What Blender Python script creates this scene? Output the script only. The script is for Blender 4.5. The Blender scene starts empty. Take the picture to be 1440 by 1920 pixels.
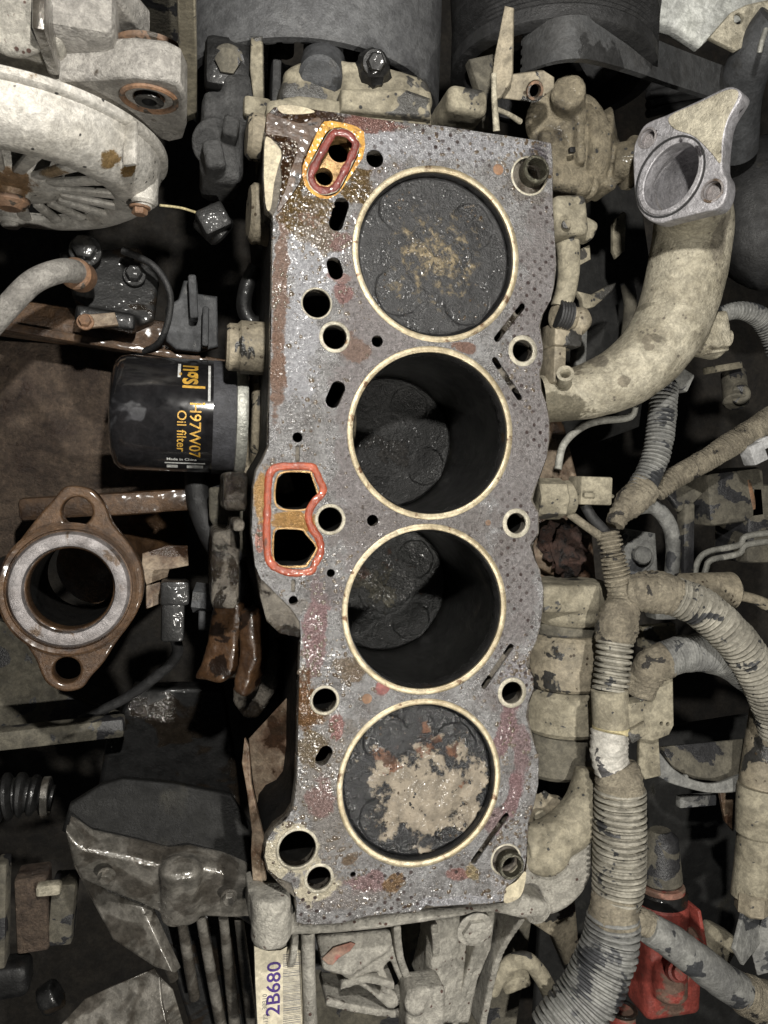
import bpy, bmesh, math, random
from mathutils import Vector, Matrix, noise
random.seed(7)
S = bpy.context.scene
C = S.collection
R = math.radians
# ------------------------------------------------------------------ camera (solved from the four bores, mm)
F = 1443.0
CAM = Vector((-113.7567, 16.0834, 364.940))
RC = Matrix(((0.970297, -0.021758, -0.240935), (0.030162, 0.999056, 0.031247), (0.240028, -0.037586, 0.970038)))
MM = 0.001
cd = bpy.data.cameras.new('camera'); cam = bpy.data.objects.new('camera', cd); C.objects.link(cam)
cam.matrix_world = Matrix.Translation(CAM*MM) @ RC.to_4x4()
cd.sensor_fit = 'HORIZONTAL'; cd.sensor_width = 36; cd.lens = 36*F/1440; cd.clip_start = 0.01; cd.clip_end = 20
S.camera = cam
# world: a dim workshop at night
W = bpy.data.worlds.new('World'); S.world = W; W.use_nodes = True
W.node_tree.nodes['Background'].inputs[0].default_value = (0.9, 0.95, 1.0, 1)
W.node_tree.nodes['Background'].inputs[1].default_value = 0.016
# the phone torch beside the lens
def lamp(name, loc, energy, size, col):
    l = bpy.data.lights.new(name, 'POINT'); l.energy = energy; l.shadow_soft_size = size; l.color = col
    o = bpy.data.objects.new(name, l); C.objects.link(o); o.location = loc*MM
    return o
LIGHT_POS = Vector((-88, 200, 390))
lamp('torch_light', LIGHT_POS, 10.0, 0.009, (1.0, 0.965, 0.90))
lamp('work_lamp', Vector((45, -215, 410)), 7.4, 0.010, (1.0, 0.96, 0.88))
S.view_settings.view_transform = 'Standard'; S.view_settings.look = 'None'
S.view_settings.exposure = 0.32; S.view_settings.gamma = 1; S.view_settings.use_curve_mapping = False
S.render.engine = 'CYCLES'
S.cycles.use_denoising = True
S.cycles.max_bounces = 5; S.cycles.sample_clamp_indirect = 1.5; S.cycles.blur_glossy = 0.5
# ------------------------------------------------------------------ pixel (of the 1440x1920 photo) to point, in mm
def ray(px, py): return RC @ Vector(((px-720)/F, -(py-960)/F, -1.0))
def P(px, py, z=None, y=None, x=None):
    d = ray(px, py)
    if z is not None: k = (z-CAM.z)/d.z
    elif y is not None: k = (y-CAM.y)/d.y
    else: k = (x-CAM.x)/d.x
    return CAM + d*k
def PP(px, py, o, n):
    d = ray(px, py); return CAM + d*((o-CAM).dot(n)/d.dot(n))
def mmr(px, py, z, rpx): return rpx*(ray(px, py)*((z-CAM.z)/ray(px, py).z)).length/F*0.97
def Q(x0, y0, s, *pts): return [(x0+a/s, y0+b/s) for a, b in pts]
# ------------------------------------------------------------------ geometry: G = (verts, faces) in mm
def join(*gs):
    V, Fa = [], []
    for v, f in gs:
        n = len(V); V += list(v); Fa += [tuple(i+n for i in t) for t in f]
    return V, Fa
def catmull(pts, sub, closed):
    n = len(pts); out = []
    m = n if closed else n-1
    for i in range(m):
        if closed: a, b, c, d = pts[(i-1) % n], pts[i], pts[(i+1) % n], pts[(i+2) % n]
        else: a, b, c, d = pts[max(i-1, 0)], pts[i], pts[i+1], pts[min(i+2, n-1)]
        for k in range(sub):
            t = k/sub
            out.append(tuple(0.5*((2*b[j])+(-a[j]+c[j])*t+(2*a[j]-5*b[j]+4*c[j]-d[j])*t*t+(-a[j]+3*b[j]-3*c[j]+d[j])*t**3) for j in range(len(b))))
    if not closed: out.append(tuple(pts[-1]))
    return out
def from_curve(cu):
    o = bpy.data.objects.new('t', cu); me = bpy.data.meshes.new_from_object(o)
    V = [v.co.copy() for v in me.vertices]; Fa = [tuple(p.vertices) for p in me.polygons]
    bpy.data.objects.remove(o); bpy.data.curves.remove(cu); bpy.data.meshes.remove(me)
    return V, Fa
def fill(loops, thick, bevel=0.0, res=2):
    cu = bpy.data.curves.new('c', 'CURVE'); cu.dimensions = '2D'; cu.fill_mode = 'BOTH'
    cu.extrude = max(thick/2-bevel, 0); cu.bevel_depth = bevel; cu.offset = -bevel; cu.bevel_resolution = res
    for lp in loops:
        s = cu.splines.new('POLY'); s.points.add(len(lp)-1); s.use_cyclic_u = True
        for q, (a, b) in zip(s.points, lp): q.co = (a, b, 0, 1)
    V, Fa = from_curve(cu)
    return [Vector((v.x, v.y, v.z-thick/2)) for v in V], Fa
def frame(n):
    n = Vector(n).normalized()
    u = Vector((1, 0, 0)) if abs(n.x) < .9 else Vector((0, 1, 0))
    u = (u - n*u.dot(n)).normalized(); return u, n.cross(u), n
def circ(c, r, k=40): return [(c[0]+r*math.cos(2*math.pi*i/k), c[1]+r*math.sin(2*math.pi*i/k)) for i in range(k)]
def stad(a, b, r, k=12):
    an = math.atan2(b[1]-a[1], b[0]-a[0]); o = []
    for i in range(k+1): t = an-math.pi/2+math.pi*i/k; o.append((b[0]+r*math.cos(t), b[1]+r*math.sin(t)))
    for i in range(k+1): t = an+math.pi/2+math.pi*i/k; o.append((a[0]+r*math.cos(t), a[1]+r*math.sin(t)))
    return o
def plate(loops, o, n, thick, bevel=0.3):
    """loops traced in photo pixels, laid in the plane through o with normal n, thickness behind it"""
    u, v, n = frame(n); o = Vector(o)
    def to(p): q = PP(p[0], p[1], o, n)-o; return (q.dot(u), q.dot(v))
    L = []
    for lp in loops:
        if lp[0] == 'c': L.append(circ(to(lp[1]), lp[2]))
        elif lp[0] == 's': L.append(stad(to(lp[1]), to(lp[2]), lp[3]))
        elif lp[0] == 'm': L.append(catmull([to(p) for p in lp[1]], 5, True))
        else: L.append([to(p) for p in lp])
    V, Fa = fill(L, thick, bevel)
    return [o+u*a.x+v*a.y+n*a.z for a in V], Fa
def zplate(loops, z, thick, bevel=0.3): return plate(loops, (0, 0, z), (0, 0, 1), thick, bevel)
def yplate(loops, y, thick, bevel=0.3): return plate(loops, (0, y, 0), (0, -1 if y > 16 else 1, 0), thick, bevel)
def lathe(prof, o, ax, seg=48, a0=0, a1=360, cap=True):
    u, v, n = frame(ax); o = Vector(o); V, Fa = [], []
    full = abs(a1-a0) >= 359.9; m = seg if full else seg+1
    for r, h in prof:
        for i in range(m):
            t = R(a0+(a1-a0)*i/seg); V.append(o+(u*math.cos(t)+v*math.sin(t))*r+n*h)
    for j in range(len(prof)-1):
        for i in range(seg):
            a = j*m+i; b = j*m+(i+1) % m
            Fa.append((a, b, b+m, a+m))
    if cap and full:
        if prof[0][0] > 1e-6: Fa.append(tuple(range(m-1, -1, -1)))
        if prof[-1][0] > 1e-6: k = (len(prof)-1)*m; Fa.append(tuple(k+i for i in range(m)))
    return V, Fa
def cyl(a, b, r, bev=0.6, seg=40, r2=None):
    a = Vector(a); b = Vector(b); L = (b-a).length; r2 = r if r2 is None else r2
    return lathe([(max(r-bev, .05), 0), (r, bev), (r2, L-bev), (max(r2-bev, .05), L)], a, b-a, seg)
def ring(o, ax, ro, ri, h, bev=0.3, seg=64):
    return lathe([(ri, 0), (ro-bev, 0), (ro, bev), (ro, h-bev), (ro-bev, h), (ri+bev, h), (ri, h-bev), (ri, 0)], o, ax, seg, cap=False)
def hexbolt(o, ax, r, h, flange=1.35):
    fl = lathe([(r*flange, 0), (r*flange, .6), (r*flange*.95, 1.0), (0.01, 1.0)], o, ax, 32)
    hd = lathe([(r, .9), (r, h-.6), (r*.86, h), (0.01, h)], o, ax, 6)
    return join(fl, hd)
def box(c, d, rot=None, bev=1.0):
    bm = bmesh.new(); bmesh.ops.create_cube(bm, size=1)
    bmesh.ops.scale(bm, vec=Vector(d), verts=bm.verts)
    if bev: bmesh.ops.bevel(bm, geom=bm.edges[:], offset=min(bev, min(d)*.45), segments=2, affect='EDGES', profile=.5)
    if rot is not None: bmesh.ops.transform(bm, matrix=rot.to_4x4(), verts=bm.verts)
    V = [v.co+Vector(c) for v in bm.verts]; bm.verts.index_update(); Fa = [tuple(v.index for v in f.verts) for f in bm.faces]
    bm.free(); return V, Fa
def rz(a): return Matrix.Rotation(R(a), 3, 'Z')
def tube(path, rib=None, seg=26, step=None, jit=0.0, capr=True, sd=0):
    """path: [(Vector, r)]; rib = (pitch, depth) makes convoluted conduit"""
    rnd = random.Random(sd)
    pts = catmull([(p.x, p.y, p.z, r) for p, r in path], 24, False)
    D = [0.0]
    for a, b in zip(pts, pts[1:]): D.append(D[-1]+(Vector(a[:3])-Vector(b[:3])).length)
    L = D[-1]; step = step or (rib[0]/8 if rib else 2.5); n = max(2, int(L/step)); out = []; j = 0
    for i in range(n+1):
        s = L*i/n
        while j < len(D)-2 and D[j+1] < s: j += 1
        t = (s-D[j])/max(D[j+1]-D[j], 1e-9); a, b = pts[j], pts[j+1]
        out.append((Vector([a[k]*(1-t)+b[k]*t for k in range(3)]), a[3]*(1-t)+b[3]*t, s))
    V, Fa = [], []; u = None; amp = {}
    for i, (p, r, s) in enumerate(out):
        d = (out[min(i+1, n)][0]-out[max(i-1, 0)][0]).normalized()
        if u is None: u = frame(d)[0]
        u = (u-d*u.dot(d)).normalized(); v = d.cross(u)
        q = r
        if rib:
            ph = (s/rib[0]) % 1.0; k = int(s/rib[0])
            if k not in amp: amp[k] = rnd.uniform(.55, 1.3)
            w = 1-min(max((abs(ph-.5)*2-.40)/.28, 0), 1); w = w*w*(3-2*w)
            q = r-1.7*rib[1]*amp[k]*(1-w)
        for k in range(seg):
            t = 2*math.pi*k/seg; dd = u*math.cos(t)+v*math.sin(t)
            e = q
            if jit: e += jit*noise.noise((p+dd*r)*0.09)+jit*.45*noise.noise((p+dd*r)*0.3)
            V.append(p+dd*e)
    for i in range(n):
        for k in range(seg):
            a = i*seg+k; b = i*seg+(k+1) % seg; Fa.append((a, b, b+seg, a+seg))
    if capr: Fa.append(tuple(range(seg-1, -1, -1))); Fa.append(tuple(n*seg+k for k in range(seg)))
    return V, Fa
def px_path(*pts):
    return [(P(a, b, z=z), mmr(a, b, z, r)) for a, b, z, r in pts]
def text_g(s, size, bold=0.0):
    cu = bpy.data.curves.new('t', 'FONT'); cu.body = s; cu.size = size; cu.offset = bold; cu.resolution_u = 3
    return from_curve(cu)
def blob(c, rx, ry, rz_, amp=.15, sd=0, n=3):
    bm = bmesh.new(); bmesh.ops.create_icosphere(bm, subdivisions=n, radius=1)
    V = []
    for v in bm.verts:
        d = v.co.copy(); k = 1+amp*noise.noise(d*1.7+Vector((sd*3.1, sd, 0)))+amp*.5*noise.noise(d*4+Vector((sd, 0, 5)))
        V.append(Vector(c)+Vector((d.x*rx*k, d.y*ry*k, d.z*rz_*k)))
    bm.verts.index_update(); Fa = [tuple(v.index for v in f.verts) for f in bm.faces]; bm.free()
    return V, Fa
# ------------------------------------------------------------------ objects
def mesh_of(g, off):
    me = bpy.data.meshes.new('m'); me.from_pydata([tuple((Vector(v)-off)*MM) for v in g[0]], [], g[1])
    bm = bmesh.new(); bm.from_mesh(me); bmesh.ops.recalc_face_normals(bm, faces=bm.faces); bm.to_mesh(me); bm.free()
    me.shade_smooth(); me.set_sharp_from_angle(angle=R(38)); return me
def base(gs):
    V = [v for g in gs for v in g[0]]
    x = [v[0] for v in V]; y = [v[1] for v in V]; z = [v[2] for v in V]
    return Vector(((min(x)+max(x))/2, (min(y)+max(y))/2, min(z)))
class Part:
    def __init__(s, name, g, mat, subs=(), cast=None, kind=None, label=None):
        s.name, s.g, s.mat, s.subs, s.cast, s.kind, s.label = name, g, mat, subs, cast, kind, label
TEX = {}
def mk(name, part, off, parent):
    me = mesh_of(part.g, off); me.name = name
    o = bpy.data.objects.new(name, me); C.objects.link(o); me.materials.append(MATS[part.mat])
    if part.cast:                       # fused and rounded like a sand casting
        vox, it, amp = part.cast
        m = o.modifiers.new('fuse', 'REMESH'); m.mode = 'VOXEL'; m.voxel_size = vox*MM; m.use_smooth_shade = True
        m = o.modifiers.new('round', 'SMOOTH'); m.factor = .5; m.iterations = it
        if amp:
            if 'cl' not in TEX:
                TEX['cl'] = bpy.data.textures.new('cl', 'CLOUDS'); TEX['cl'].noise_scale = .009; TEX['cl'].noise_depth = 3
            m = o.modifiers.new('grain', 'DISPLACE'); m.texture = TEX['cl']; m.strength = amp*MM; m.mid_level = .5
    if part.kind: o['kind'] = part.kind
    if part.label: o['label'] = part.label
    if parent: o.parent = parent
    for sp in part.subs: mk(sp.name, sp, off, o)
    return o
def thing(name, label, cat, parts, group=None, at=None, kind=None):
    def allg(ps): return [p.g for p in ps]+[g for p in ps for g in allg(p.subs)]
    off = Vector(at) if at is not None else base(allg(parts))
    if len(parts) == 1 and parts[0].name is None:
        root = mk(name, parts[0], off, None)
    else:
        root = bpy.data.objects.new(name, None); C.objects.link(root); root.empty_display_size = .01
        for p in parts: mk(p.name, p, off, root)
    root.location = off*MM
    if kind: root['kind'] = kind
    else:
        root['label'] = label; root['category'] = cat
        if group: root['group'] = group
    return root
def one(name, label, cat, g, mat, group=None, cast=None, kind=None):
    return thing(name, label, cat, [Part(None, g, mat, cast=cast)], group, kind=kind)
# ------------------------------------------------------------------ materials
MATS = {}
class N:
    def __init__(s, name):
        s.m = bpy.data.materials.new(name); s.m.use_nodes = True; s.t = s.m.node_tree; s.b = s.t.nodes['Principled BSDF']
        s.co = s.n('ShaderNodeTexCoord').outputs['Object']; MATS[name] = s.m
    def n(s, ty, **k):
        x = s.t.nodes.new(ty)
        for a, b in k.items(): setattr(x, a, b)
        return x
    def l(s, a, b): s.t.links.new(a, b)
    def put(s, inp, v):
        if hasattr(v, 'is_output'): s.l(v, inp)
        elif isinstance(v, tuple) and len(v) == 3 and len(inp.default_value) == 4: inp.default_value = (*v, 1)
        else: inp.default_value = v
    def noise(s, scale, det=6, rough=.6, dist=0.0, co=None, w=None):
        x = s.n('ShaderNodeTexNoise'); x.inputs['Scale'].default_value = scale; x.inputs['Detail'].default_value = det
        x.inputs['Roughness'].default_value = rough; x.inputs['Distortion'].default_value = dist
        s.l(co or s.co, x.inputs['Vector'])
        return x.outputs['Fac']
    def ramp(s, v, a, b, lo=0.0, hi=1.0, smooth=True):
        x = s.n('ShaderNodeMapRange'); x.interpolation_type = 'SMOOTHSTEP' if smooth else 'LINEAR'
        s.put(x.inputs[0], v); x.inputs[1].default_value = a; x.inputs[2].default_value = b; x.inputs[3].default_value = lo; x.inputs[4].default_value = hi
        return x.outputs[0]
    def mix(s, f, a, b):
        x = s.n('ShaderNodeMix'); x.data_type = 'RGBA'; s.put(x.inputs[0], f); s.put(x.inputs[6], a); s.put(x.inputs[7], b); return x.outputs[2]
    def fmix(s, f, a, b):
        x = s.n('ShaderNodeMix'); s.put(x.inputs[0], f); s.put(x.inputs[2], a); s.put(x.inputs[3], b); return x.outputs[0]
    def math(s, op, a, b=0.0):
        x = s.n('ShaderNodeMath', operation=op); s.put(x.inputs[0], a); s.put(x.inputs[1], b); return x.outputs[0]
    def bump(s, h, strength, dist, prev=None):
        x = s.n('ShaderNodeBump'); s.put(x.inputs['Strength'], strength); x.inputs['Distance'].default_value = dist*MM; s.put(x.inputs['Height'], h)
        if prev is not None: s.l(prev, x.inputs['Normal'])
        return x.outputs[0]
    def done(s, col, rough, metal=0.0, nrm=None, coat=0.0, spec=.5, cn=None, cr=.16):
        b = s.b.inputs; s.put(b['Base Color'], col); s.put(b['Roughness'], rough); s.put(b['Metallic'], metal)
        s.put(b['Coat Weight'], coat); b['Coat Roughness'].default_value = cr; s.put(b['Specular IOR Level'], spec)
        if nrm is not None: s.l(nrm, b['Normal'])
        if cn is not None: s.l(cn, b['Coat Normal'])
        return s.m
def grime(name, c1, c2, patch=None, pthr=.6, ps=55, s1=45, rough=(.55, .85), metal=0.0, prough=.35, fs=650, fvar=.35, bs=.5, bd=.35, spot=0.0, spotc=(.03, .03, .03), wet=0.0, soft=.02, spec=.5, stain=None, coat=0.0, cs=330, cb=.7):
    """two tones, sharp-edged patches of another film, fine grain, specks, wet streaks"""
    k = N(name)
    a = k.noise(s1, 8, .68); f = k.noise(fs, 5, .7)
    col = k.mix(k.ramp(a, .34, .66), c1, c2); ro = k.ramp(k.noise(s1*3, 5), .3, .7, rough[0], rough[1])
    if patch:
        m = k.ramp(k.noise(ps, 4, .55, .4), pthr, pthr+soft); col = k.mix(m, col, patch); ro = k.fmix(m, ro, prough)
    if spot:
        v = k.n('ShaderNodeTexVoronoi'); v.inputs['Scale'].default_value = 260; k.l(k.co, v.inputs['Vector'])
        m = k.math('MULTIPLY', k.ramp(v.outputs['Distance'], .28, .2), k.ramp(k.noise(90, 3), .62-.25*spot, .66-.25*spot))
        col = k.mix(m, col, spotc)
    if wet:
        m = k.ramp(k.noise(38, 3, .5, .8), .62-wet*.25, .70-wet*.25); ro = k.fmix(m, ro, .12); col = k.mix(k.math('MULTIPLY', m, .55), col, (.03, .022, .015))
    if stain:
        pos = k.n('ShaderNodeNewGeometry').outputs['Position']
        wob = k.math('MULTIPLY', k.math('SUBTRACT', k.noise(110, 6, .68, .3), .5), 2.2); col, ro = stains(k, col, ro, stain, pos, wob)
    g = k.n('ShaderNodeMix'); g.data_type = 'RGBA'; g.blend_type = 'MULTIPLY'; g.inputs[0].default_value = 1
    k.l(col, g.inputs[6]); gr = k.ramp(f, .25, .75, 1-fvar, 1+fvar*.5, False); k.l(gr, g.inputs[7])
    md = k.noise(s1*4.2, 6, .72, .5); g2 = k.n('ShaderNodeMix'); g2.data_type = 'RGBA'; g2.blend_type = 'MULTIPLY'; g2.inputs[0].default_value = 1
    k.l(g.outputs[2], g2.inputs[6]); k.l(k.ramp(md, .36, .62, 1.15, .74), g2.inputs[7]); g = g2
    n1 = k.bump(f, bs, bd*2.6); n1 = k.bump(md, bs, bd*2.0, n1); n2 = k.bump(a, bs*.6, 2.4, n1)
    cn = None
    if coat:                            # a film of oil: smooth ripples of its own, broken into wet areas
        cn = k.bump(k.noise(cs, .5, .5, .3), 1.0, cb*1.3); coat = k.math('MULTIPLY', k.ramp(k.noise(s1*1.3, 3), .36, .52), coat)
    return k.done(g.outputs[2], ro, metal, n2, spec=spec, coat=coat, cn=cn)
def stains(k, col, ro, L, pos, wob):
    for px, py, rx, ry, ang, c, al, rg, *zz in L:
        p = zz[0] if zz and not isinstance(zz[0], (int, float)) else P(px, py, z=zz[0] if zz else 0)
        s = k.n('ShaderNodeVectorMath', operation='SUBTRACT'); k.l(pos, s.inputs[0]); s.inputs[1].default_value = (p.x*MM, p.y*MM, p.z*MM)
        r = k.n('ShaderNodeVectorRotate', rotation_type='Z_AXIS'); k.l(s.outputs[0], r.inputs['Vector']); r.inputs['Angle'].default_value = R(ang)
        d = k.n('ShaderNodeVectorMath', operation='DIVIDE'); k.l(r.outputs[0], d.inputs[0]); d.inputs[1].default_value = (rx/3620, ry/3620, rx/3620 if zz and not isinstance(zz[0], (int, float)) else 1e3)
        ln = k.n('ShaderNodeVectorMath', operation='LENGTH'); k.l(d.outputs[0], ln.inputs[0])
        e = k.math('ADD', ln.outputs['Value'], wob)
        m = k.math('MULTIPLY', k.ramp(e, 1.06, .80), al)
        col = k.mix(m, col, c)
        if rg is not None: ro = k.fmix(m, ro, rg)
    return col, ro
TAN = (.315, .285, .212); TAN2 = (.165, .146, .105)
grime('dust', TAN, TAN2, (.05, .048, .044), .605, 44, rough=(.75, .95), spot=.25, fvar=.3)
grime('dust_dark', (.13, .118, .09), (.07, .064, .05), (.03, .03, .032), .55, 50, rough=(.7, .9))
grime('dust_oiled', (.30, .26, .19), (.19, .165, .12), (.035, .034, .032), .56, 42, rough=(.6, .85), prough=.2, spot=.3, spotc=(.05, .035, .02))
grime('pump_cast', (.25, .215, .15), (.115, .097, .065), (.045, .036, .024), .56, 46, rough=(.55, .8), prough=.35, bs=.9, bd=.6, soft=.14, spot=.3, coat=.10)
grime('alu', (.52, .50, .46), (.38, .36, .32), (.22, .14, .055), .70, 34, rough=(.4, .62), metal=.25, prough=.25, spot=.15, soft=.05, stain=[(0, 0, 22, 30, 0, (.17, .10, .025), .9, .15, P(200, 285, y=168)), (0, 0, 16, 26, 0, (.15, .085, .022), .95, .12, P(245, 325, y=163)), (0, 0, 40, 40, 0, (.16, .085, .03), .9, .18, P(20, 345, y=158)), (0, 0, 30, 20, 0, (.20, .12, .04), .8, .2, P(95, 330, y=158)), (0, 0, 30, 14, 0, (.14, .08, .03), .85, .2, P(30, 395, y=158)), (0, 0, 40, 14, 0, (.16, .10, .04), .9, .2, P(45, 160, y=184))])
grime('alu_arm', (.43, .41, .38), (.30, .285, .26), (.12, .10, .08), .64, 60, rough=(.5, .75), metal=.3, bs=.9, bd=.6, soft=.08)
grime('elbow', (.50, .46, .36), (.30, .27, .20), (.17, .15, .11), .64, 40, rough=(.42, .7), metal=.2, prough=.6, bs=.8, bd=.5, spot=.25, spotc=(.16, .14, .11), soft=.05, stain=[(1100, 755, 75, 34, 8, (.13, .115, .08), .9, .55, -20), (1180, 655, 22, 16, 30, (.17, .15, .115), .9, .6, -15), (1250, 625, 9, 12, 0, (.2, .175, .13), .9, .6, -15), (1253, 640, 10, 8, 0, (.2, .175, .13), .9, .6, -15), (1205, 706, 13, 12, 0, (.2, .175, .13), .9, .6, -20), (1350, 440, 22, 50, 0, (.16, .14, .11), .7, .6, -15), (1255, 552, 14, 8, 0, (.22, .2, .15), .9, .6, -15)])
grime('machined', (.44, .43, .45), (.34, .33, .34), (.06, .055, .06), .64, 70, rough=(.35, .55), metal=.5, prough=.3, fs=900, soft=.05)
grime('bell', (.44, .42, .37), (.31, .295, .26), (.10, .085, .07), .67, 60, rough=(.5, .75), metal=.3, bs=.9, bd=.5, spot=.25, spotc=(.09, .05, .04), soft=.06)
grime('bell_oily', (.23, .215, .19), (.10, .093, .08), (.24, .22, .19), .60, 45, rough=(.2, .5), metal=.3, prough=.3, wet=.6, bs=.35, bd=.25, soft=.1, coat=1.0, cs=300)
grime('pulley', (.125, .127, .13), (.085, .086, .09), (.17, .17, .17), .62, 60, rough=(.45, .65), metal=.2, fs=900, soft=.15)
grime('belt', (.062, .064, .066), (.05, .05, .05), (.035, .035, .035), .6, 30, rough=(.6, .8))
grime('rubber', (.025, .025, .026), (.016, .016, .016), (.045, .043, .038), .66, 70, rough=(.45, .7), soft=.1)
grime('grey_plastic', (.07, .072, .076), (.045, .047, .05), (.05, .05, .05), .6, 60, rough=(.5, .75), soft=.06)
grime('black_metal', (.012, .012, .012), (.007, .007, .007), (.02, .0185, .016), .64, 60, rough=(.4, .6), wet=.3, bs=.3, soft=.2, spec=.35, coat=.5)
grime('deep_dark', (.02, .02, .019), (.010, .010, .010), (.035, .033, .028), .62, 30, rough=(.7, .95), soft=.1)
grime('rust_panel', (.115, .082, .058), (.065, .044, .032), (.045, .028, .02), .58, 42, rough=(.6, .85), fs=420, fvar=.55, bs=1.0, bd=.9, soft=.12)
grime('rust_flange', (.105, .058, .028), (.045, .024, .012), (.025, .014, .010), .56, 40, rough=(.35, .6), metal=.15, prough=.3, bs=.6, bd=.4, soft=.12, coat=.8, cs=160)
grime('seal_steel', (.34, .32, .32), (.22, .20, .195), (.12, .085, .06), .58, 80, rough=(.36, .55), metal=.5, fs=1400, soft=.08)
grime('conduit', (.36, .34, .285), (.20, .187, .155), (.045, .046, .048), .62, 75, rough=(.65, .9), prough=.5, fvar=.3, spot=.2)
grime('conduit_grey', (.24, .24, .225), (.155, .155, .15), (.05, .052, .056), .58, 60, rough=(.55, .85), prough=.45)
grime('tape', (.34, .30, .225), (.22, .19, .14), (.05, .045, .04), .60, 70, rough=(.7, .9), bs=1.0, bd=.9)
grime('white_tape', (.52, .50, .45), (.42, .40, .36), (.07, .068, .07), .63, 85, rough=(.5, .7), fs=800)
grime('yellow_band', (.55, .47, .26), (.45, .39, .23), None, rough=(.5, .7))
grime('red_paint', (.29, .06, .046), (.20, .045, .036), (.15, .095, .07), .52, 40, rough=(.35, .6), prough=.7, soft=.06)
grime('red_dust', (.30, .13, .095), (.22, .15, .11), (.35, .05, .04), .6, 50, rough=(.6, .8), soft=.1)
grime('rusty_sheet', (.27, .215, .155), (.10, .055, .032), (.045, .025, .015), .55, 55, rough=(.4, .7), prough=.2, wet=.3, soft=.06)
grime('block_side', (.20, .18, .15), (.10, .085, .068), (.022, .018, .014), .52, 50, rough=(.4, .75), prough=.14, wet=.5, bs=1.0, bd=.8, soft=.06)
grime('block_chip', (.46, .41, .29), (.36, .31, .22), (.20, .17, .13), .60, 80, rough=(.4, .6), fs=900, soft=.1)
grime('oil', (.035, .017, .008), (.07, .036, .016), (.014, .008, .005), .55, 50, rough=(.3, .5), prough=.3, bs=.4, bd=.5, fs=260, coat=1.0, cs=260, cb=1.0)
grime('silicone_orange', (.34, .07, .024), (.25, .043, .017), (.10, .03, .015), .60, 110, rough=(.25, .4), soft=.1, coat=.9, cs=380, cb=.5)
grime('silicone_red', (.19, .042, .032), (.13, .026, .021), (.06, .02, .016), .60, 90, rough=(.25, .4), soft=.1, coat=.9, cs=380, cb=.5)
grime('amber', (.55, .30, .045), (.34, .15, .02), (.09, .042, .015), .58, 160, rough=(.25, .4), metal=.3, soft=.1, bs=.6, bd=.3, fs=900, coat=1.0, cs=420, cb=.9)
grime('brass_floor', (.42, .27, .12), (.26, .15, .06), (.08, .04, .018), .60, 60, rough=(.2, .35), metal=.5, soft=.15)
grime('steel_ring', (.46, .40, .28), (.33, .27, .17), (.13, .075, .04), .60, 130, rough=(.30, .45), metal=.45, prough=.3, fs=1300, fvar=.3, bs=.5, bd=.15, soft=.08)
grime('eyelet_steel', (.46, .43, .35), (.35, .32, .25), (.22, .13, .06), .64, 100, rough=(.3, .45), metal=.5, fs=1200, soft=.1)
grime('dowel_steel', (.10, .095, .07), (.05, .046, .034), (.30, .27, .18), .64, 150, rough=(.16, .3), metal=.6, prough=.3, soft=.1)
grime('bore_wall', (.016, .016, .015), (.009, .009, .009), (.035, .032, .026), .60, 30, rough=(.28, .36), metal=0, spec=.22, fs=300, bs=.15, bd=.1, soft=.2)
grime('filter_paint', (.010, .010, .011), (.017, .016, .017), (.05, .05, .054), .60, 26, rough=(.05, .10), prough=.3, bs=.10, bd=.08, fs=120, soft=.04, coat=1.0, cs=60, cb=.35)
grime('filter_dust', (.075, .076, .085), (.05, .05, .056), (.02, .02, .02), .62, 60, rough=(.5, .7), soft=.08)
grime('filter_rim', (.56, .56, .50), (.46, .46, .42), (.30, .29, .25), .62, 90, rough=(.35, .5), metal=.5, soft=.1)
grime('gold_ink', (.62, .36, .055), (.50, .28, .04), None, rough=(.3, .4), metal=.2)
grime('white_ink', (.66, .66, .64), (.55, .55, .53), None, rough=(.35, .5))
grime('purple_ink', (.055, .025, .17), (.075, .035, .22), None, rough=(.5, .6), s1=300)
grime('grey_ink', (.20, .19, .18), (.28, .27, .25), None, rough=(.5, .6), s1=300)
grime('label_paper', (.60, .55, .42), (.52, .47, .36), (.40, .35, .25), .62, 70, rough=(.45, .6), fs=700, fvar=.12, bs=.2, bd=.1, soft=.1)
grime('white_body', (.66, .67, .64), (.55, .56, .52), (.10, .10, .085), .60, 22, rough=(.35, .55), soft=.12)
grime('brake_line', (.34, .335, .30), (.24, .235, .21), None, rough=(.5, .7), metal=.2)
grime('connector_white', (.52, .52, .52), (.40, .40, .40), (.10, .10, .10), .64, 80, rough=(.4, .6))
grime('rust_bush', (.22, .12, .065), (.14, .09, .06), (.05, .04, .03), .58, 90, rough=(.5, .8))
grime('coolant_fluid', (.24, .09, .08), (.17, .06, .055), None, rough=(.06, .12))
grime('hole_shade_black', (.010, .009, .008), (.006, .006, .006), None, rough=(.5, .7), spec=.2)  # near-black: shade inside holes put into the colour
grime('droplet', (.14, .12, .10), (.06, .042, .026), None, rough=(.13, .16), s1=80, bs=0)
grime('drip', (.16, .085, .022), (.09, .045, .012), (.24, .15, .05), .6, 90, rough=(.08, .16), soft=.1)
grime('wadding', (.07, .034, .024), (.03, .017, .013), (.012, .010, .010), .52, 120, rough=(.8, .95), bs=1.0, bd=1.0, soft=.1)
grime('soot', (.012, .011, .011), (.007, .007, .007), (.03, .018, .010), .64, 120, rough=(.5, .7), bs=.6, soft=.1, coat=.9, cs=500)
grime('tension_cast', (.06, .06, .06), (.03, .03, .03), (.10, .095, .085), .6, 60, rough=(.5, .75), bs=.9, bd=.5, soft=.2)
grime('sump_black', (.010, .010, .0095), (.006, .006, .006), (.022, .020, .014), .60, 45, rough=(.5, .75), spec=.25, bs=.5, soft=.2)
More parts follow.
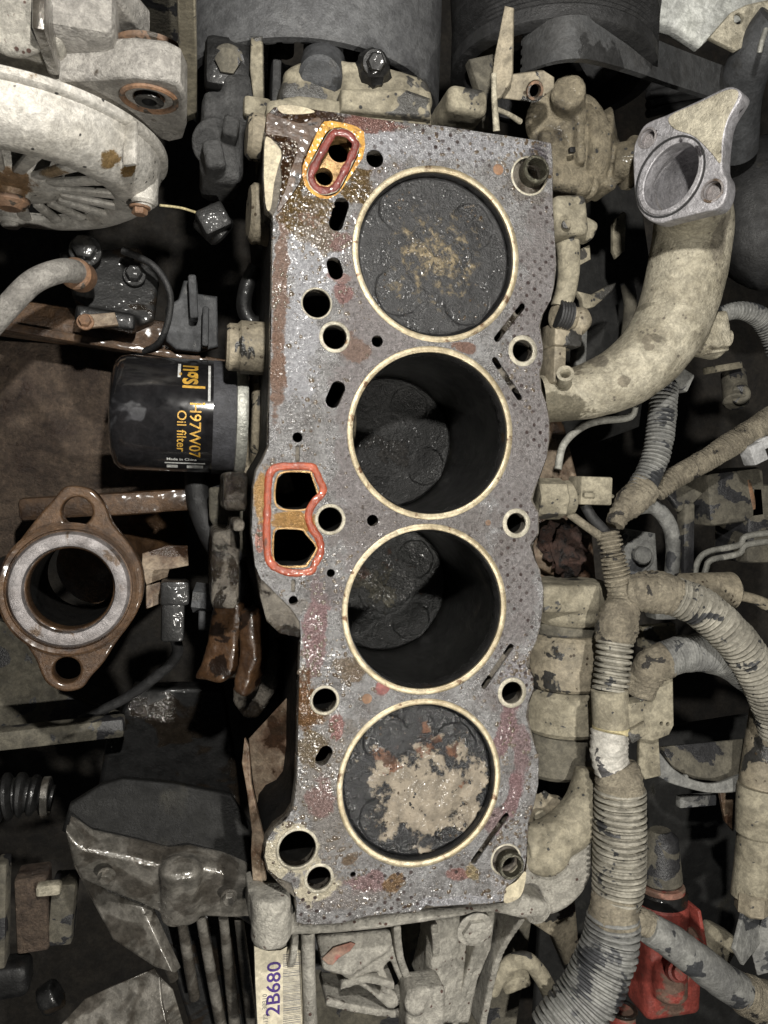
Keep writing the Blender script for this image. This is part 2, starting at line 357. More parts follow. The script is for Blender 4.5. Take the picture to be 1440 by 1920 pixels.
grime('ground', (.035, .030, .024), (.018, .016, .014), (.06, .045, .032), .60, 12, rough=(.8, .95), soft=.2)

def gasket_mat():
    k = N('gasket'); pos = k.n('ShaderNodeNewGeometry').outputs['Position']
    a = k.noise(70, 8, .7); f = k.noise(1500, 3, .6); g = k.noise(480, 4, .65)
    col = k.mix(k.ramp(a, .34, .66), (.30, .297, .30), (.17, .163, .160))
    ro = k.ramp(k.noise(150, 5), .35, .7, .16, .38)
    wob = k.math('MULTIPLY', k.math('SUBTRACT', k.noise(85, 6, .68, .3), .5), 2.6)
    purple = (.19, .12, .125); brown = (.035, .016, .006); olive = (.105, .066, .022); pink = (.25, .13, .12)
    rustb = (.175, .11, .08); cream = (.50, .45, .34); grey = (.135, .12, .12); silver = (.33, .33, .35)
    L = [(700, 760, 75, 420, 0, (.195, .175, .175), .75, .34), (990, 800, 60, 560, 3, (.19, .172, .170), .70, .30),
         (800, 1000, 200, 60, 0, (.16, .145, .14), .7, .3), (620, 1480, 60, 160, 0, (.19, .17, .15), .6, .3),
         (580, 470, 55, 120, 0, silver, .85, .36), (560, 620, 40, 130, 0, silver, .9, .40), (820, 275, 210, 26, -6, silver, .75, .22),
         (730, 270, 26, 22, 0, silver, .9, .3),
         (526, 560, 14, 190, 0, rustb, .9, .36), (520, 700, 13, 100, 0, rustb, .9, .34),
         (560, 262, 60, 58, 0, brown, 1, .06), (545, 330, 40, 70, 0, brown, 1, .06), (600, 225, 70, 15, -5, brown, .9, .08),
         (570, 390, 46, 44, 0, olive, .95, .10), (600, 440, 40, 26, 0, olive, .7, .12), (672, 352, 26, 34, 0, olive, .95, .10), (578, 412, 22, 12, 20, rustb, .9, .12),
         (692, 232, 60, 15, -5, (.17, .085, .07), .9, .16), (640, 452, 22, 16, 0, (.17, .10, .09), .85, .2), (640, 550, 16, 16, 0, (.2, .1, .09), .8, .25), (665, 655, 30, 24, 0, rustb, .75, .28),
         (870, 652, 22, 9, 5, (.17, .095, .07), .9, .3), (640, 520, 20, 10, 0, (.25, .14, .12), .7, .3),
         (590, 1165, 22, 72, 5, (.21, .135, .138), .95, .22), (588, 1230, 18, 50, 0, (.20, .13, .13), .9, .2), (633, 1362, 15, 24, 0, pink, .95, .12), (610, 1100, 40, 30, 0, grey, .6, .3),
         (578, 1320, 34, 52, 0, (.13, .065, .022), .95, .12), (570, 1275, 16, 30, 0, (.11, .05, .018), .9, .1), (655, 1250, 30, 24, 20, (.12, .075, .03), .7, .14),
         (715, 1290, 14, 12, 0, pink, .95, .08), (585, 1400, 26, 34, 0, (.12, .085, .04), .75, .16), (600, 1500, 22, 44, 0, (.20, .12, .11), .75, .2),
         (950, 1360, 22, 62, 12, (.205, .13, .135), .9, .14), (975, 1420, 20, 70, 0, (.195, .13, .132), .8, .2), (962, 1490, 14, 60, 10, (.21, .13, .135), .9, .18), (925, 1540, 22, 34, -30, (.20, .13, .132), .7, .2),
         (690, 1655, 34, 22, 0, (.21, .13, .13), .85, .18), (738, 1655, 20, 17, 0, (.17, .10, .045), .9, .16), (655, 1612, 18, 14, 0, (.11, .07, .035), .9, .2), (860, 1640, 24, 14, 15, (.22, .10, .085), .8, .2), (885, 1635, 12, 20, -20, (.26, .20, .10), .8, .16),
         (950, 1660, 26, 26, 0, (.30, .29, .29), .9, .16), (960, 1270, 30, 34, 0, (.24, .23, .24), .9, .12), (640, 1690, 80, 20, 2, (.22, .20, .19), .8, .2), (870, 1690, 90, 12, 3, silver, .7, .14),
         (1010, 300, 20, 40, 0, (.07, .062, .07), .85, .14), (995, 350, 40, 30, 0, (.15, .135, .12), .7, .16),
         (545, 1600, 46, 54, 0, cream, .95, .38), (590, 1660, 34, 34, 0, cream, .95, .36), (520, 1640, 20, 22, 0, cream, .8, .3),
         (490, 930, 14, 50, 0, (.34, .20, .07), .95, .16), (488, 1010, 8, 24, 0, (.38, .19, .15), .95, .12), (560, 1140, 30, 16, -40, (.20, .185, .17), .8, .3),
         (550, 975, 44, 20, 0, (.34, .19, .06), .95, .14)]
    col, ro = stains(k, col, ro, L, pos, wob)
    # crimped perforations of the steel core, showing through the facing in places
    v = k.n('ShaderNodeTexVoronoi', voronoi_dimensions='2D'); v.inputs['Scale'].default_value = 205; v.inputs['Randomness'].default_value = .22
    rot = k.n('ShaderNodeVectorRotate', rotation_type='Z_AXIS'); k.l(pos, rot.inputs['Vector']); rot.inputs['Angle'].default_value = R(43); k.l(rot.outputs[0], v.inputs['Vector'])
    dot = k.math('MULTIPLY', k.ramp(v.outputs['Distance'], .235, .15), k.ramp(k.noise(34, 3, .6), .42, .60))
    sx = k.n('ShaderNodeSeparateXYZ'); k.l(pos, sx.inputs[0])
    dot = k.math('MULTIPLY', dot, k.math('MAXIMUM', k.ramp(sx.outputs[0], .030, .044), k.math('MAXIMUM', k.math('MAXIMUM', k.ramp(sx.outputs[1], -.165, -.178), k.ramp(sx.outputs[1], .172, .18)), .22)))
    col = k.mix(dot, col, (.05, .034, .032)); ro = k.fmix(dot, ro, .3)
    # dark specks
    v2 = k.n('ShaderNodeTexVoronoi'); v2.inputs['Scale'].default_value = 430; k.l(pos, v2.inputs['Vector'])
    sp = k.math('MULTIPLY', k.ramp(v2.outputs['Distance'], .26, .16), k.ramp(k.noise(60, 3), .54, .6))
    col = k.mix(k.math('MULTIPLY', sp, .7), col, (.05, .035, .025))
    m = k.n('ShaderNodeMix'); m.data_type = 'RGBA'; m.blend_type = 'MULTIPLY'; m.inputs[0].default_value = 1; k.l(col, m.inputs[6]); k.l(k.ramp(g, .3, .7, .68, 1.22, False), m.inputs[7])
    n1 = k.bump(g, 1.0, 2.2); n1 = k.bump(f, 1.0, .8, n1); n1 = k.bump(dot, .5, -.4, n1); n1 = k.bump(a, .5, 1.0, n1)
    cn = k.bump(k.noise(470, .6, .5, .3), 1.0, .75); cn = k.bump(k.noise(110, 1, .5), 1.0, .8, cn)
    wet, _ = stains(k, (.05, .05, .05), 0.0, [(x, y, a, b, 0, (1, 1, 1), w, None) for x, y, a, b, w in ((555, 300, 75, 110, 1), (600, 430, 90, 60, .9), (690, 345, 50, 60, .9), (570, 520, 70, 90, .6), (820, 258, 230, 26, .8), (1005, 310, 45, 80, .7), (590, 1290, 60, 130, .9), (600, 1440, 55, 90, .8), (640, 1705, 150, 40, 1), (860, 1685, 140, 26, .9), (935, 1680, 50, 45, 1), (975, 1262, 42, 60, 1), (975, 1560, 32, 80, .8), (610, 1070, 60, 50, .7), (540, 1540, 45, 50, .9), (490, 950, 25, 120, .7), (985, 500, 40, 130, .3), (955, 1430, 26, 120, .7), (560, 690, 50, 120, .25), (720, 1010, 120, 30, .45))], pos, wob)
    return k.done(m.outputs[2], k.math('ADD', ro, .04), .34, n1, coat=k.math('MULTIPLY', k.ramp(k.noise(95, 4), .44, .60), k.math('MULTIPLY', wet, .62)), cn=cn, cr=.15)
gasket_mat()
def piston_mat(name, base, dustc, thr, sc, rust=None, hl=(420, .36, .5), gl=.26, ro=(.25, .45), centre=(0, 0), spread=.024, sharp=.015):
    k = N(name); a = k.noise(90, 7, .7); f = k.noise(1100, 4, .65)
    col = k.mix(k.ramp(a, .35, .65), base, tuple(c*.5 for c in base)); r = k.ramp(k.noise(60, 5), .3, .7, *ro)
    s = k.n('ShaderNodeVectorMath', operation='SUBTRACT'); k.l(k.co, s.inputs[0]); s.inputs[1].default_value = (centre[0], centre[1], 0)
    ln = k.n('ShaderNodeVectorMath', operation='LENGTH'); k.l(s.outputs[0], ln.inputs[0])
    e = k.math('ADD', k.noise(sc, 7, .66, .2), k.ramp(ln.outputs['Value'], .004, spread+.016, .10, -.26, False))
    d = k.math('MULTIPLY', k.ramp(e, thr, thr+sharp), k.ramp(k.noise(hl[0], 4, .6), hl[1], hl[2])); dc = k.mix(k.ramp(k.noise(130, 5), .35, .65), dustc, tuple(c*.55 for c in dustc))
    if rust:
        sp = k.n('ShaderNodeSeparateXYZ'); k.l(k.co, sp.inputs[0])
        rm = k.math('ADD', k.noise(60, 5, .62), k.ramp(sp.outputs[1], -.012, .022, -.17, .07))
        dc = k.mix(k.ramp(rm, .53, .58), dc, k.mix(k.ramp(k.noise(160, 4), .4, .62), rust, tuple(c*.35 for c in rust)))
    col = k.mix(d, col, dc); r = k.fmix(d, r, .55)
    n1 = k.bump(f, .9, .6); n1 = k.bump(k.noise(380, 4, .7), .8, .9, n1); n1 = k.bump(a, .5, 1.4, n1); n1 = k.bump(d, .6, .5, n1)
    cn = k.bump(k.noise(620, .6, .5, .3), 1.0, .7)
    return k.done(col, r, 0, n1, spec=.4, coat=k.math('MULTIPLY', k.ramp(k.noise(95, 3), .46, .62), gl), cn=cn, cr=.13)
piston_mat('crown_flecked', (.030, .030, .031), (.27, .215, .13), .485, 150, spread=.034, sharp=.20)
piston_mat('crown_black', (.009, .009, .0088), (.014, .012, .010), .56, 40, ro=(.4, .55), gl=.15)
piston_mat('crown_damp', (.011, .0115, .011), (.055, .05, .034), .53, 60, rust=(.05, .02, .01), ro=(.3, .42), gl=.3, centre=(-.004, .003))
piston_mat('crown_silted', (.018, .0185, .020), (.25, .213, .163), .42, 48, rust=(.125, .058, .032), ro=(.14, .26), centre=(.004, -.009), spread=.040, sharp=.05, hl=(170, .36, .38))

# ================================================================== the setting
one('ground', '', '', box((30, 0, -352), (1400, 1400, 4), bev=0), 'ground', kind='structure')
# ================================================================== cylinder block
BY = [131.25, 43.75, -43.75, -131.25]
blk = [(514, 200), (560, 203), (640, 213), (760, 231), (900, 248), (1000, 263), (1034, 269), (1037, 300), (1037, 380), (1042, 462), (1044, 496), (1040, 533), (1034, 562), (1018, 592), (1013, 612), (1019, 650), (1019, 675), (1013, 700), (1016, 729), (1025, 754), (1031, 787), (1031, 825), (1026, 858), (1014, 892), (1004, 917), (999, 937), (1011, 962), (1011, 1000), (1000, 1022), (1005, 1050), (1013, 1068), (1020, 1102), (1020, 1135), (1015, 1172), (1007, 1202), (994, 1231), (994, 1247), (1001, 1268), (1002, 1293), (993, 1318), (991, 1343), (997, 1372), (1004, 1397), (1011, 1422), (1010, 1472), (1001, 1513), (992, 1542), (990, 1576), (989, 1613), (986, 1640), (980, 1672), (968, 1688), (942, 1694), (815, 1702), (690, 1720), (560, 1736), (553, 1700), (553, 1684), (520, 1655), (500, 1632), (494, 1605), (498, 1574), (513, 1551), (534, 1536), (548, 1515), (555, 1463), (557, 1380), (559, 1280), (562, 1195), (525, 1188), (500, 1165), (488, 1120), (478, 1060), (470, 1000), (473, 912), (479, 881), (491, 860), (502, 836), (503, 775), (506, 650), (508, 525), (510, 402), (498, 392), (493, 330), (496, 243), (500, 215)]
ZB = -1.3
bolt = [((703, 297), 4.2, 0), ((593.5, 569), 6.6, 7.5), ((627.5, 632), 5.7, 7.5), ((707.5, 639.6), 2.8, 0), ((558, 820), 2.4, 0),
        ((619, 974), 5.8, 7.5), ((698.7, 976), 2.8, 0), ((620.4, 1074.6), 2.0, 0), ((608.7, 1313), 5.8, 7.3), ((557.5, 1591.7), 8.9, 10.4), ((598, 1646.7), 5.8, 7.4), ((662, 1640), 1.4, 0),
        ((980, 657.8), 5.5, 7.9), ((968, 981), 5.2, 7.6), ((960, 1298.6), 5.6, 7.9), ((550, 1126), 2.2, 0)]
slots = [((641, 384), (630, 419), 3.5), ((626, 496), (630, 510), 3.5), ((634, 728), (624, 751), 3.5), ((611, 1411), (604, 1423), 3.3)]
grooves = [((980, 574), (932, 635)), ((928, 675), (974, 745)), ((958, 1213), (908, 1286)), ((949, 1530), (889, 1614))]
w1 = [(518, 900), (533, 885), (579, 885), (585, 892), (595, 921), (595, 931), (577, 954), (535, 956), (516, 942)]
w2 = [(513, 1002), (523, 991), (565, 992.5), (575, 1002), (592, 1022.5), (592, 1033), (577.5, 1056), (569, 1062), (529.6, 1062), (513, 1049.6)]
dow = [((992, 330), 6.6, 8.9), ((948.5, 1612), 6.6, 7.6)]
def bore_px(i, r):          # a true circle in the deck plane, as photo pixels are converted back by plate()
    out = []
    for j in range(96):
        t = 2*math.pi*j/96; p = RC.transposed() @ (Vector((r*math.cos(t), BY[i]+r*math.sin(t), 0))-CAM)
        out.append((720+F*p.x/-p.z, 960-F*p.y/-p.z))
    return out
def proj(p):
    q = RC.transposed() @ (Vector(p)-CAM); return (720+F*q.x/-q.z, 960-F*q.y/-q.z)
ovA, ovB = (639, 275), (610, 331)
holesB = [bore_px(i, 40.6) for i in range(4)]+[('c', p, r+.25) for p, r, _ in bolt]+[('s', a, b, r+.3) for a, b, r in slots]+[w1, w2]
holesB += [('s', ovA, ovB, 7.6)]+[('c', p, 5.0) for p, r, _ in dow]
for a, b in grooves:
    ax, ay = a; bx_, by_ = b; L = math.hypot(bx_-ax, by_-ay); ux, uy = (bx_-ax)/L, (by_-ay)/L
    holesB += [('s', (ax, ay), (ax+ux*12, ay+uy*12), 1.9), ('s', (bx_, by_), (bx_-ux*14, by_-uy*14), 1.9)]
block = Part('casting', zplate([blk]+holesB, ZB, 7, .5), 'block_side')
block1 = Part('water_jacket', zplate([[(x+(4 if x < 700 else -4), y) for x, y in blk]]+holesB, ZB-6.9, 105, .5), 'hole_shade_black')  # lower block near-black: dark oily sides, plus shade painted into its holes
# below the deck skin the casting is narrower: open-sided water jacket walls and skirt
low = [(560, 225), (1015, 285), (1010, 1600), (960, 1690), (575, 1725), (530, 1640), (556, 1540), (566, 1300), (575, 1195), (510, 1160), (495, 1040), (492, 930), (520, 850), (522, 420), (515, 240)]
skirt_l = zplate([[(x+6 if x < 700 else x-10, y) for x, y in low]]+[bore_px(i, 40.6) for i in range(4)], ZB-109.5, 100, 1)
block2 = Part('skirt', skirt_l, 'block_side')
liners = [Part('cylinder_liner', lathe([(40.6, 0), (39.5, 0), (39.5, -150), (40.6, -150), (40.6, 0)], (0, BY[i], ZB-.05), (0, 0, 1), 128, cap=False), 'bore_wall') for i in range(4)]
bos = [Part('side_boss', join(cyl(P(424, 650, z=-55), P(424, 650, z=-55)+Vector((40, 0, 0)), 12.5, 1.5), cyl(P(440, 650, z=-55), P(440, 650, z=-55)+Vector((40, 0, 0)), 14, 3)), 'dust_oiled'),
       Part('side_boss', cyl(P(466, 400, z=-40), P(466, 400, z=-40)+Vector((40, 0, -2)), 15, 2), 'dust_oiled'),
       Part('side_boss', cyl(P(462, 255, z=-30), P(462, 255, z=-30)+Vector((40, 0, -2)), 11, 2), 'dust_oiled'),
       Part('filter_mount', join(cyl(P(466, 790, z=-100), P(466, 790, z=-100)+Vector((60, 0, 0)), 30, 3), cyl(P(440, 885, z=-112), P(440, 885, z=-112)+Vector((60, 10, 0)), 22, 3)), 'dust_oiled', cast=(1.3, 4, .5)),
       Part('side_web', join(box((-97, -28, -75), (14, 40, 90), bev=3), box((-93, 12, -60), (12, 20, 60), bev=2), box((-92, -4, -40), (6, 6, 60), bev=1)), 'block_side', cast=(1.4, 4, .6))]
chips = [Part('bare_edge', zplate([('m', [(966, 1654), (982, 1636), (987, 1640), (981, 1671), (969, 1687), (946, 1693), (948, 1667)])], ZB+.6, 1.2, .2), 'block_chip', label='bare cream corner where the gasket has broken away'),
         Part('bare_edge', zplate([('m', [(498, 258), (516, 268), (528, 286), (522, 312), (514, 345), (508, 390), (499, 388), (495, 330)])], ZB+.6, 1.2, .2), 'block_chip'),
         Part('bare_edge', zplate([('m', [(520, 200), (540, 196), (575, 202), (590, 210), (560, 214), (530, 212)])], .25, .6, .15), 'block_chip')]
def soot_ring(y, sd):
    V, Fa = [], []; n = 260; prof = ((39.45, -.2), (39.15, -1.0), (38.75, -3.0), (38.85, -5.4), (39.3, -7.0), (39.45, -8.5))
    if sd in (0, 3): prof = ((39.45, -.2), (39.25, -.8), (39.1, -2.2), (39.15, -3.4), (39.4, -4.4))
    for i in range(n):
        t = 2*math.pi*i/n; w = noise.noise(Vector((math.cos(t)*9, math.sin(t)*9, sd*4.0))); w2 = noise.noise(Vector((math.cos(t)*26, math.sin(t)*26, sd)))
        for r, h in prof:
            k = (39.45-r)*(1+.8*w+.6*w2); V.append(Vector(((39.45-k)*math.cos(t), y+(39.45-k)*math.sin(t), ZB+h*(1+.35*w+.2*w2))))
    m = len(prof)
    for i in range(n):
        for j in range(m-1): a = i*m+j; b = (i+1) % n*m+j; Fa.append((a, b, b+1, a+1))
    return V, Fa
soot = [Part('carbon_ridge', soot_ring(BY[i], i), 'soot') for i in range(4)]
thing('cylinder_block', 'four-cylinder engine block with open bores and oily cast sides', 'engine block', [block, block1, block2]+[Part('bore_shade_lining', lathe([(r+.28, 0), (r+.28, -90), (.05, -92)], P(p[0], p[1], z=ZB-.6), (0, 0, 1), 32, cap=False), 'hole_shade_black') for p, r, q in bolt if r > 1.5]+liners+soot+bos+chips)  # oily black linings added in the bolt holes, coloured to look unlit
# ------------------------------------------------------------------ gasket
gk = [(513, 203), (535, 195), (600, 207), (640, 212), (700, 222), (760, 230), (830, 236), (900, 247), (960, 256), (1000, 262), (1033, 268), (1036, 300), (1036, 380), (1041, 462), (1042.5, 496), (1039, 533), (1033, 562), (1016, 592), (1011, 612), (1018, 650), (1017.5, 675), (1011, 700), (1014, 729), (1023, 754), (1029, 787), (1029, 825), (1024.6, 858), (1012, 892), (1001.7, 917), (995, 937), (1009, 962), (1009, 1000), (994, 1022), (1003, 1050), (1011, 1068), (1018, 1102), (1018, 1135), (1013, 1172), (1004.6, 1202), (990, 1231), (986, 1247), (999, 1268), (1000, 1293), (990, 1318), (986, 1343), (994, 1372), (1002, 1397), (1010, 1422), (1009, 1472), (1000, 1513), (990, 1542), (988, 1576), (986, 1613), (981.7, 1634), (964, 1652), (948, 1664), (944, 1690), (919, 1694), (873, 1696), (815, 1700), (800, 1697), (786, 1709), (732, 1713), (690, 1717), (644, 1730), (607, 1733), (570, 1733), (556, 1729), (556, 1690), (552, 1674), (546, 1656), (523, 1647), (502.5, 1630), (496, 1605), (500, 1576), (515, 1553), (536, 1538), (550, 1517), (557, 1463), (559, 1380), (561, 1277), (564, 1193), (562, 1165), (545, 1140), (520, 1115), (489, 1085), (478, 1060), (472, 1000), (475, 912), (481, 883), (493, 862), (504, 837), (505, 775), (508, 650), (510, 525), (512, 403), (516, 398), (524, 368), (529, 337), (526, 312), (531, 285), (519, 264), (498, 253), (497, 238), (503, 215)]
hg = [bore_px(i, 42.6) for i in range(4)]+[('c', p, (q-.35) if q else r) for p, r, q in bolt]+[('s', a, b, r) for a, b, r in slots]+[w1, w2, ('s', ovA, ovB, 9.6)]+[('c', p, q) for p, r, q in dow]+[('s', a, b, 1.6) for a, b in grooves]
hg += [('s', (558, 839), (558, 863), 1.0), ('s', (550, 1090), (550, 1107), 1.0)]
sheet = Part('sheet', zplate([gk]+hg, 0, 1.2, .15), 'gasket')
parts = [sheet]
for i in range(4):
    parts.append(Part('fire_ring', lathe([(42.75, -1.2), (42.75, .25), (42.3, .55), (40.5, .55), (39.9, .2), (39.9, -1.2), (42.75, -1.2)], (0, BY[i], 0), (0, 0, 1), 128, cap=False), 'steel_ring'))
for p, r, q in bolt:
    if q: parts.append(Part('eyelet', lathe([(q, -1.2), (q, .2), (q-.3, .42), (r+.3, .42), (r, .15), (r, -1.2), (q, -1.2)], P(p[0], p[1], z=0), (0, 0, 1), 56, cap=False), 'eyelet_steel'))
def bead(pts, r, z, closed=True, sq=.34):
    w = [P(a, b, z=z) for a, b in pts]; cp = catmull([(q.x, q.y, q.z) for q in w], 8, True); n = len(cp); V, Fa = [], []; sg = 10
    for i in range(n):
        p = Vector(cp[i]); d = (Vector(cp[(i+1) % n])-Vector(cp[i-1])).normalized(); s = Vector((-d.y, d.x, 0))
        rr_ = r*(1+.22*noise.noise(p*.25)+.16*noise.noise(p*.8))
        for k in range(sg): t = 2*math.pi*k/sg; V.append(p+s*math.cos(t)*rr_+Vector((0, 0, math.sin(t)*rr_*sq)))
    for i in range(n):
        for k in range(sg): a = i*sg+k; b = i*sg+(k+1) % sg; c = (i+1) % n*sg; Fa.append((a, b, c+(k+1) % sg, c+k))
    return V, Fa
parts.append(Part('silicone_bead', bead([(503, 905), (508, 885), (520, 876), (545, 874), (582, 875), (592, 884), (600, 902), (606, 916), (602, 928), (590, 940), (580, 958), (579, 975), (586, 992), (597, 1008), (602, 1028), (598, 1044), (590, 1058), (584, 1070), (565, 1074), (540, 1073), (516, 1063), (503, 1045), (500, 1002), (501, 960)], 1.75, .3), 'silicone_orange', label='orange sealing bead round the oil drain windows'))
for (px, py), r, q in dow: parts.append(Part('eyelet', lathe([(q+.9, -1.2), (q+.9, .15), (q+.6, .35), (q, .35), (q-.2, .1), (q-.2, -1.2), (q+.9, -1.2)], P(px, py, z=0), (0, 0, 1), 56, cap=False), 'eyelet_steel'))
parts.append(Part('window_rim', bead(w1, .5, .1), 'brass_floor')); parts.append(Part('window_rim', bead(w2, .5, .1), 'brass_floor'))
def stad_px(a, b, rpx): return stad(a, b, rpx, 10)[::2]
parts.append(Part('seal_ring', bead(stad_px(ovA, ovB, 26.5), 1.75, .5, sq=.45), 'silicone_red', label='dark red oval rubber seal'))
parts.append(Part('seal_lip', bead(stad_px(ovA, ovB, 32.5), .5, .45), 'eyelet_steel'))
def flat(loops, z, th=.25): return zplate(loops, z, th, .08)
parts.append(Part('stained_collar', flat([Q(480, 180, 6, (770, 285), (850, 278), (1010, 305), (1130, 340), (1215, 400), (1230, 560), (1200, 700), (1080, 880), (960, 1060), (900, 1120), (820, 1158), (720, 1150), (620, 1090), (545, 1000), (520, 880), (525, 780), (600, 600), (680, 420), (720, 330)), ('s', ovA, ovB, 9.0)], .2, .3), 'amber', label='amber stained steel collar round the oval seal'))
for pts in ([(988, 432), (1004, 426), (1014, 450), (1018, 490), (1014, 530), (1004, 552), (990, 545), (996, 515), (999, 480), (996, 455)],
            [(976, 775), (992, 768), (1001, 790), (1004, 825), (998, 860), (988, 880), (974, 872), (980, 845), (984, 815), (982, 795)],
            [(968, 1100), (984, 1094), (993, 1120), (994, 1150), (988, 1180), (976, 1196), (962, 1188), (970, 1160), (974, 1135), (973, 1115)],
            [(960, 1412), (976, 1406), (983, 1430), (984, 1465), (976, 1495), (964, 1514), (950, 1506), (958, 1480), (963, 1452), (964, 1430)]):
    parts.append(Part('pressed_crescent', flat([('m', pts)], .32, .36), 'gasket'))
for (px, py), r in (((934, 318), 2.7), ((688, 1310), 2.5), ((915, 980), 1.5), ((718, 1288), 3.6)):
    parts.append(Part('core_plug', lathe([(r, -.1), (r, .2), (r*.7, .34), (.05, .38)], P(px, py, z=0), (0, 0, 1), 24), 'coolant_fluid' if px == 718 else 'rust_bush'))
thing('head_gasket', 'oil-smeared grey steel head gasket lying on the engine block', 'gasket', parts, at=(0, 0, 0))
# oval pocket floor with its two drillings
fl = zplate([('s', ovA, ovB, 7.55), ('c', (636, 283), 5.4), ('c', (608, 331), 4.2)], -5, 6, .1)
# groove floors, dowels, wet bolt hole, pistons
dowparts = []
for i, ((px, py), r, q) in enumerate(dow):
    o = P(px, py, z=-4); H = 9.5 if i == 0 else 8.0
    one('dowel_sleeve', ['hollow steel dowel standing in the deck corner beside the water pump', 'hollow steel dowel standing in the deck corner with the broken cream edge'][i], 'dowel',
        lathe([(4.9, -4), (4.9, 0), (7.0, 0), (7.0, H-.7), (6.4, H), (5.3, H), (5.0, H-.8), (4.9, -18)], o, (0, 0, 1), 48, cap=False), 'dowel_steel', 'locating dowels in the block')
one('pocket_floor', 'brassy drilled floor plate sunk inside the oval red seal', 'plate', fl, 'brass_floor')
def crown():
    V, Fa = [], []; NR, NA = 150, 220; RP = 38.95
    pk = [(-17.4, 22.0), (-18.0, -18.5), (18.6, 16.5), (17.4, -20.5)]
    def ss(a, b, x): t = min(max((x-a)/(b-a), 0), 1); return t*t*(3-2*t)
    def h(x, y):
        r = math.hypot(x, y); z = 0.0
        z -= .55*ss(.9, -.9, math.hypot(x-.8, y+.5)-17.0-.8*noise.noise(Vector((x*.15, y*.15, 3))))*(.6+.5*noise.noise(Vector((x*.06, y*.06, 9))))
        for i, (a, b) in enumerate(pk):
            d = math.hypot(x-a, y-b); rc = math.hypot(a, b); z -= 1.15*ss(-9, 5, r-rc)*ss(12, 25, r)*ss(.5, -.5, d-11.6-.9*noise.noise(Vector((x*.2, y*.2, i*7))))
        z -= .9*ss(RP-1.6, RP, r)**2
        z += .16*noise.noise(Vector((x*.3, y*.3, 1)))+.09*noise.noise(Vector((x*1.2, y*1.2, 4)))
        return z
    V.append(Vector((0, 0, h(0, 0))))
    for j in range(1, NR+1):
        r = RP*j/NR
        for i in range(NA): t = 2*math.pi*i/NA; x, y = r*math.cos(t), r*math.sin(t); V.append(Vector((x, y, h(x, y))))
    for i in range(NA): Fa.append((0, 1+i, 1+(i+1) % NA))
    for j in range(NR-1):
        for i in range(NA): a = 1+j*NA+i; b = 1+j*NA+(i+1) % NA; Fa.append((a, a+NA, b+NA, b))
    k = 1+(NR-1)*NA; n = len(V)
    for i in range(NA): t = 2*math.pi*i/NA; V.append(Vector((RP*math.cos(t), RP*math.sin(t), -30)))
    for i in range(NA): Fa.append((k+i, n+i, n+(i+1) % NA, k+(i+1) % NA))
    return V, Fa
cg = crown()
cme = mesh_of(cg, Vector((0, 0, 0)))
for i, (dep, m, rot, lb) in enumerate(((4.2, 'crown_flecked', 0, 'raised piston with tan carbon flecks on its grey crown, beside the oval red seal'), (86, 'crown_black', 20, 'plain black oily piston sunk deep in its bore'),
                                       (86, 'crown_damp', 0, 'black piston sunk deep in its bore with patches of dried sediment'), (4.2, 'crown_silted', 0, 'raised piston crusted with tan silt and rust patches'))):
    me = cme.copy(); me.materials.clear(); me.materials.append(MATS[m])
    o = bpy.data.objects.new('piston', me); C.objects.link(o); o.location = Vector((0, BY[i], -dep))*MM; o.rotation_euler.z = R(rot)
    o['label'] = lb; o['category'] = 'piston'; o['group'] = 'pistons in the block'

pud = Q(480, 180, 6, (130, 190), (230, 215), (330, 250), (520, 300), (690, 235), (745, 290), (690, 400), (600, 570), (520, 760), (520, 900), (480, 1000), (400, 1120), (270, 1290), (235, 1270), (330, 1040), (385, 840), (445, 680), (465, 545), (380, 470), (200, 440), (115, 420), (112, 330))
one('oil_puddle', 'dark brown oil puddle pooled at the gasket corner beside the oval seal', 'oil puddle', zplate([('m', pud)], .45, .7, .33), 'oil')
def dome(c, r, hk, V, Fa, sg=12):
    n = len(V); el = random.uniform(.75, 1.3); an = random.uniform(0, 3.14); ca, sa = math.cos(an), math.sin(an)
    for rr, hh in ((1, -.1), (.8, .42), (.42, .84)):
        for k in range(sg):
            t = 2*math.pi*k/sg; x, y = math.cos(t)*rr*r*el, math.sin(t)*rr*r/el
            V.append(c+Vector((x*ca-y*sa, x*sa+y*ca, hh*r*hk)))
    V.append(c+Vector((0, 0, r*hk)))
    for j in range(2):
        for k in range(sg): a = n+j*sg+k; b = n+j*sg+(k+1) % sg; Fa.append((a, b, b+sg, a+sg))
    for k in range(sg): Fa.append((n+2*sg+k, n+2*sg+(k+1) % sg, n+3*sg))
hol_w = [(P(p[0], p[1], z=0), (q or r)+.9) for p, r, q in bolt]+[(P(p[0], p[1], z=0), q+1.4) for p, r, q in dow]+[(P(*a, z=0).lerp(P(*b, z=0), t), r+.7) for a, b, r in slots for t in (0, .5, 1)]
hol_w += [(P(*a, z=0).lerp(P(*b, z=0), t/6), 2.2) for a, b in grooves for t in range(7)]+[(P(*ovA, z=0).lerp(P(*ovB, z=0), t/4), 12) for t in range(5)]+[(P(555, 920, z=0), 16), (P(550, 1028, z=0), 16), (P(550, 975, z=0), 16)]
gkw = [P(a, b, z=0) for a, b in gk]
def inside(p):
    c = False; n = len(gkw)
    for i in range(n):
        a, b = gkw[i], gkw[i-1]
        if (a.y > p.y) != (b.y > p.y) and p.x < (b.x-a.x)*(p.y-a.y)/(b.y-a.y)+a.x: c = not c
    return c
def on_deck(p):
    for y in BY:
        if (p.x*p.x+(p.y-y)**2) < 44.0**2: return False
    return all((p.xy-h.xy).length > r for h, r in hol_w) and inside(p)
V, Fa = [], []; cnt = 0; rd = random.Random(11)
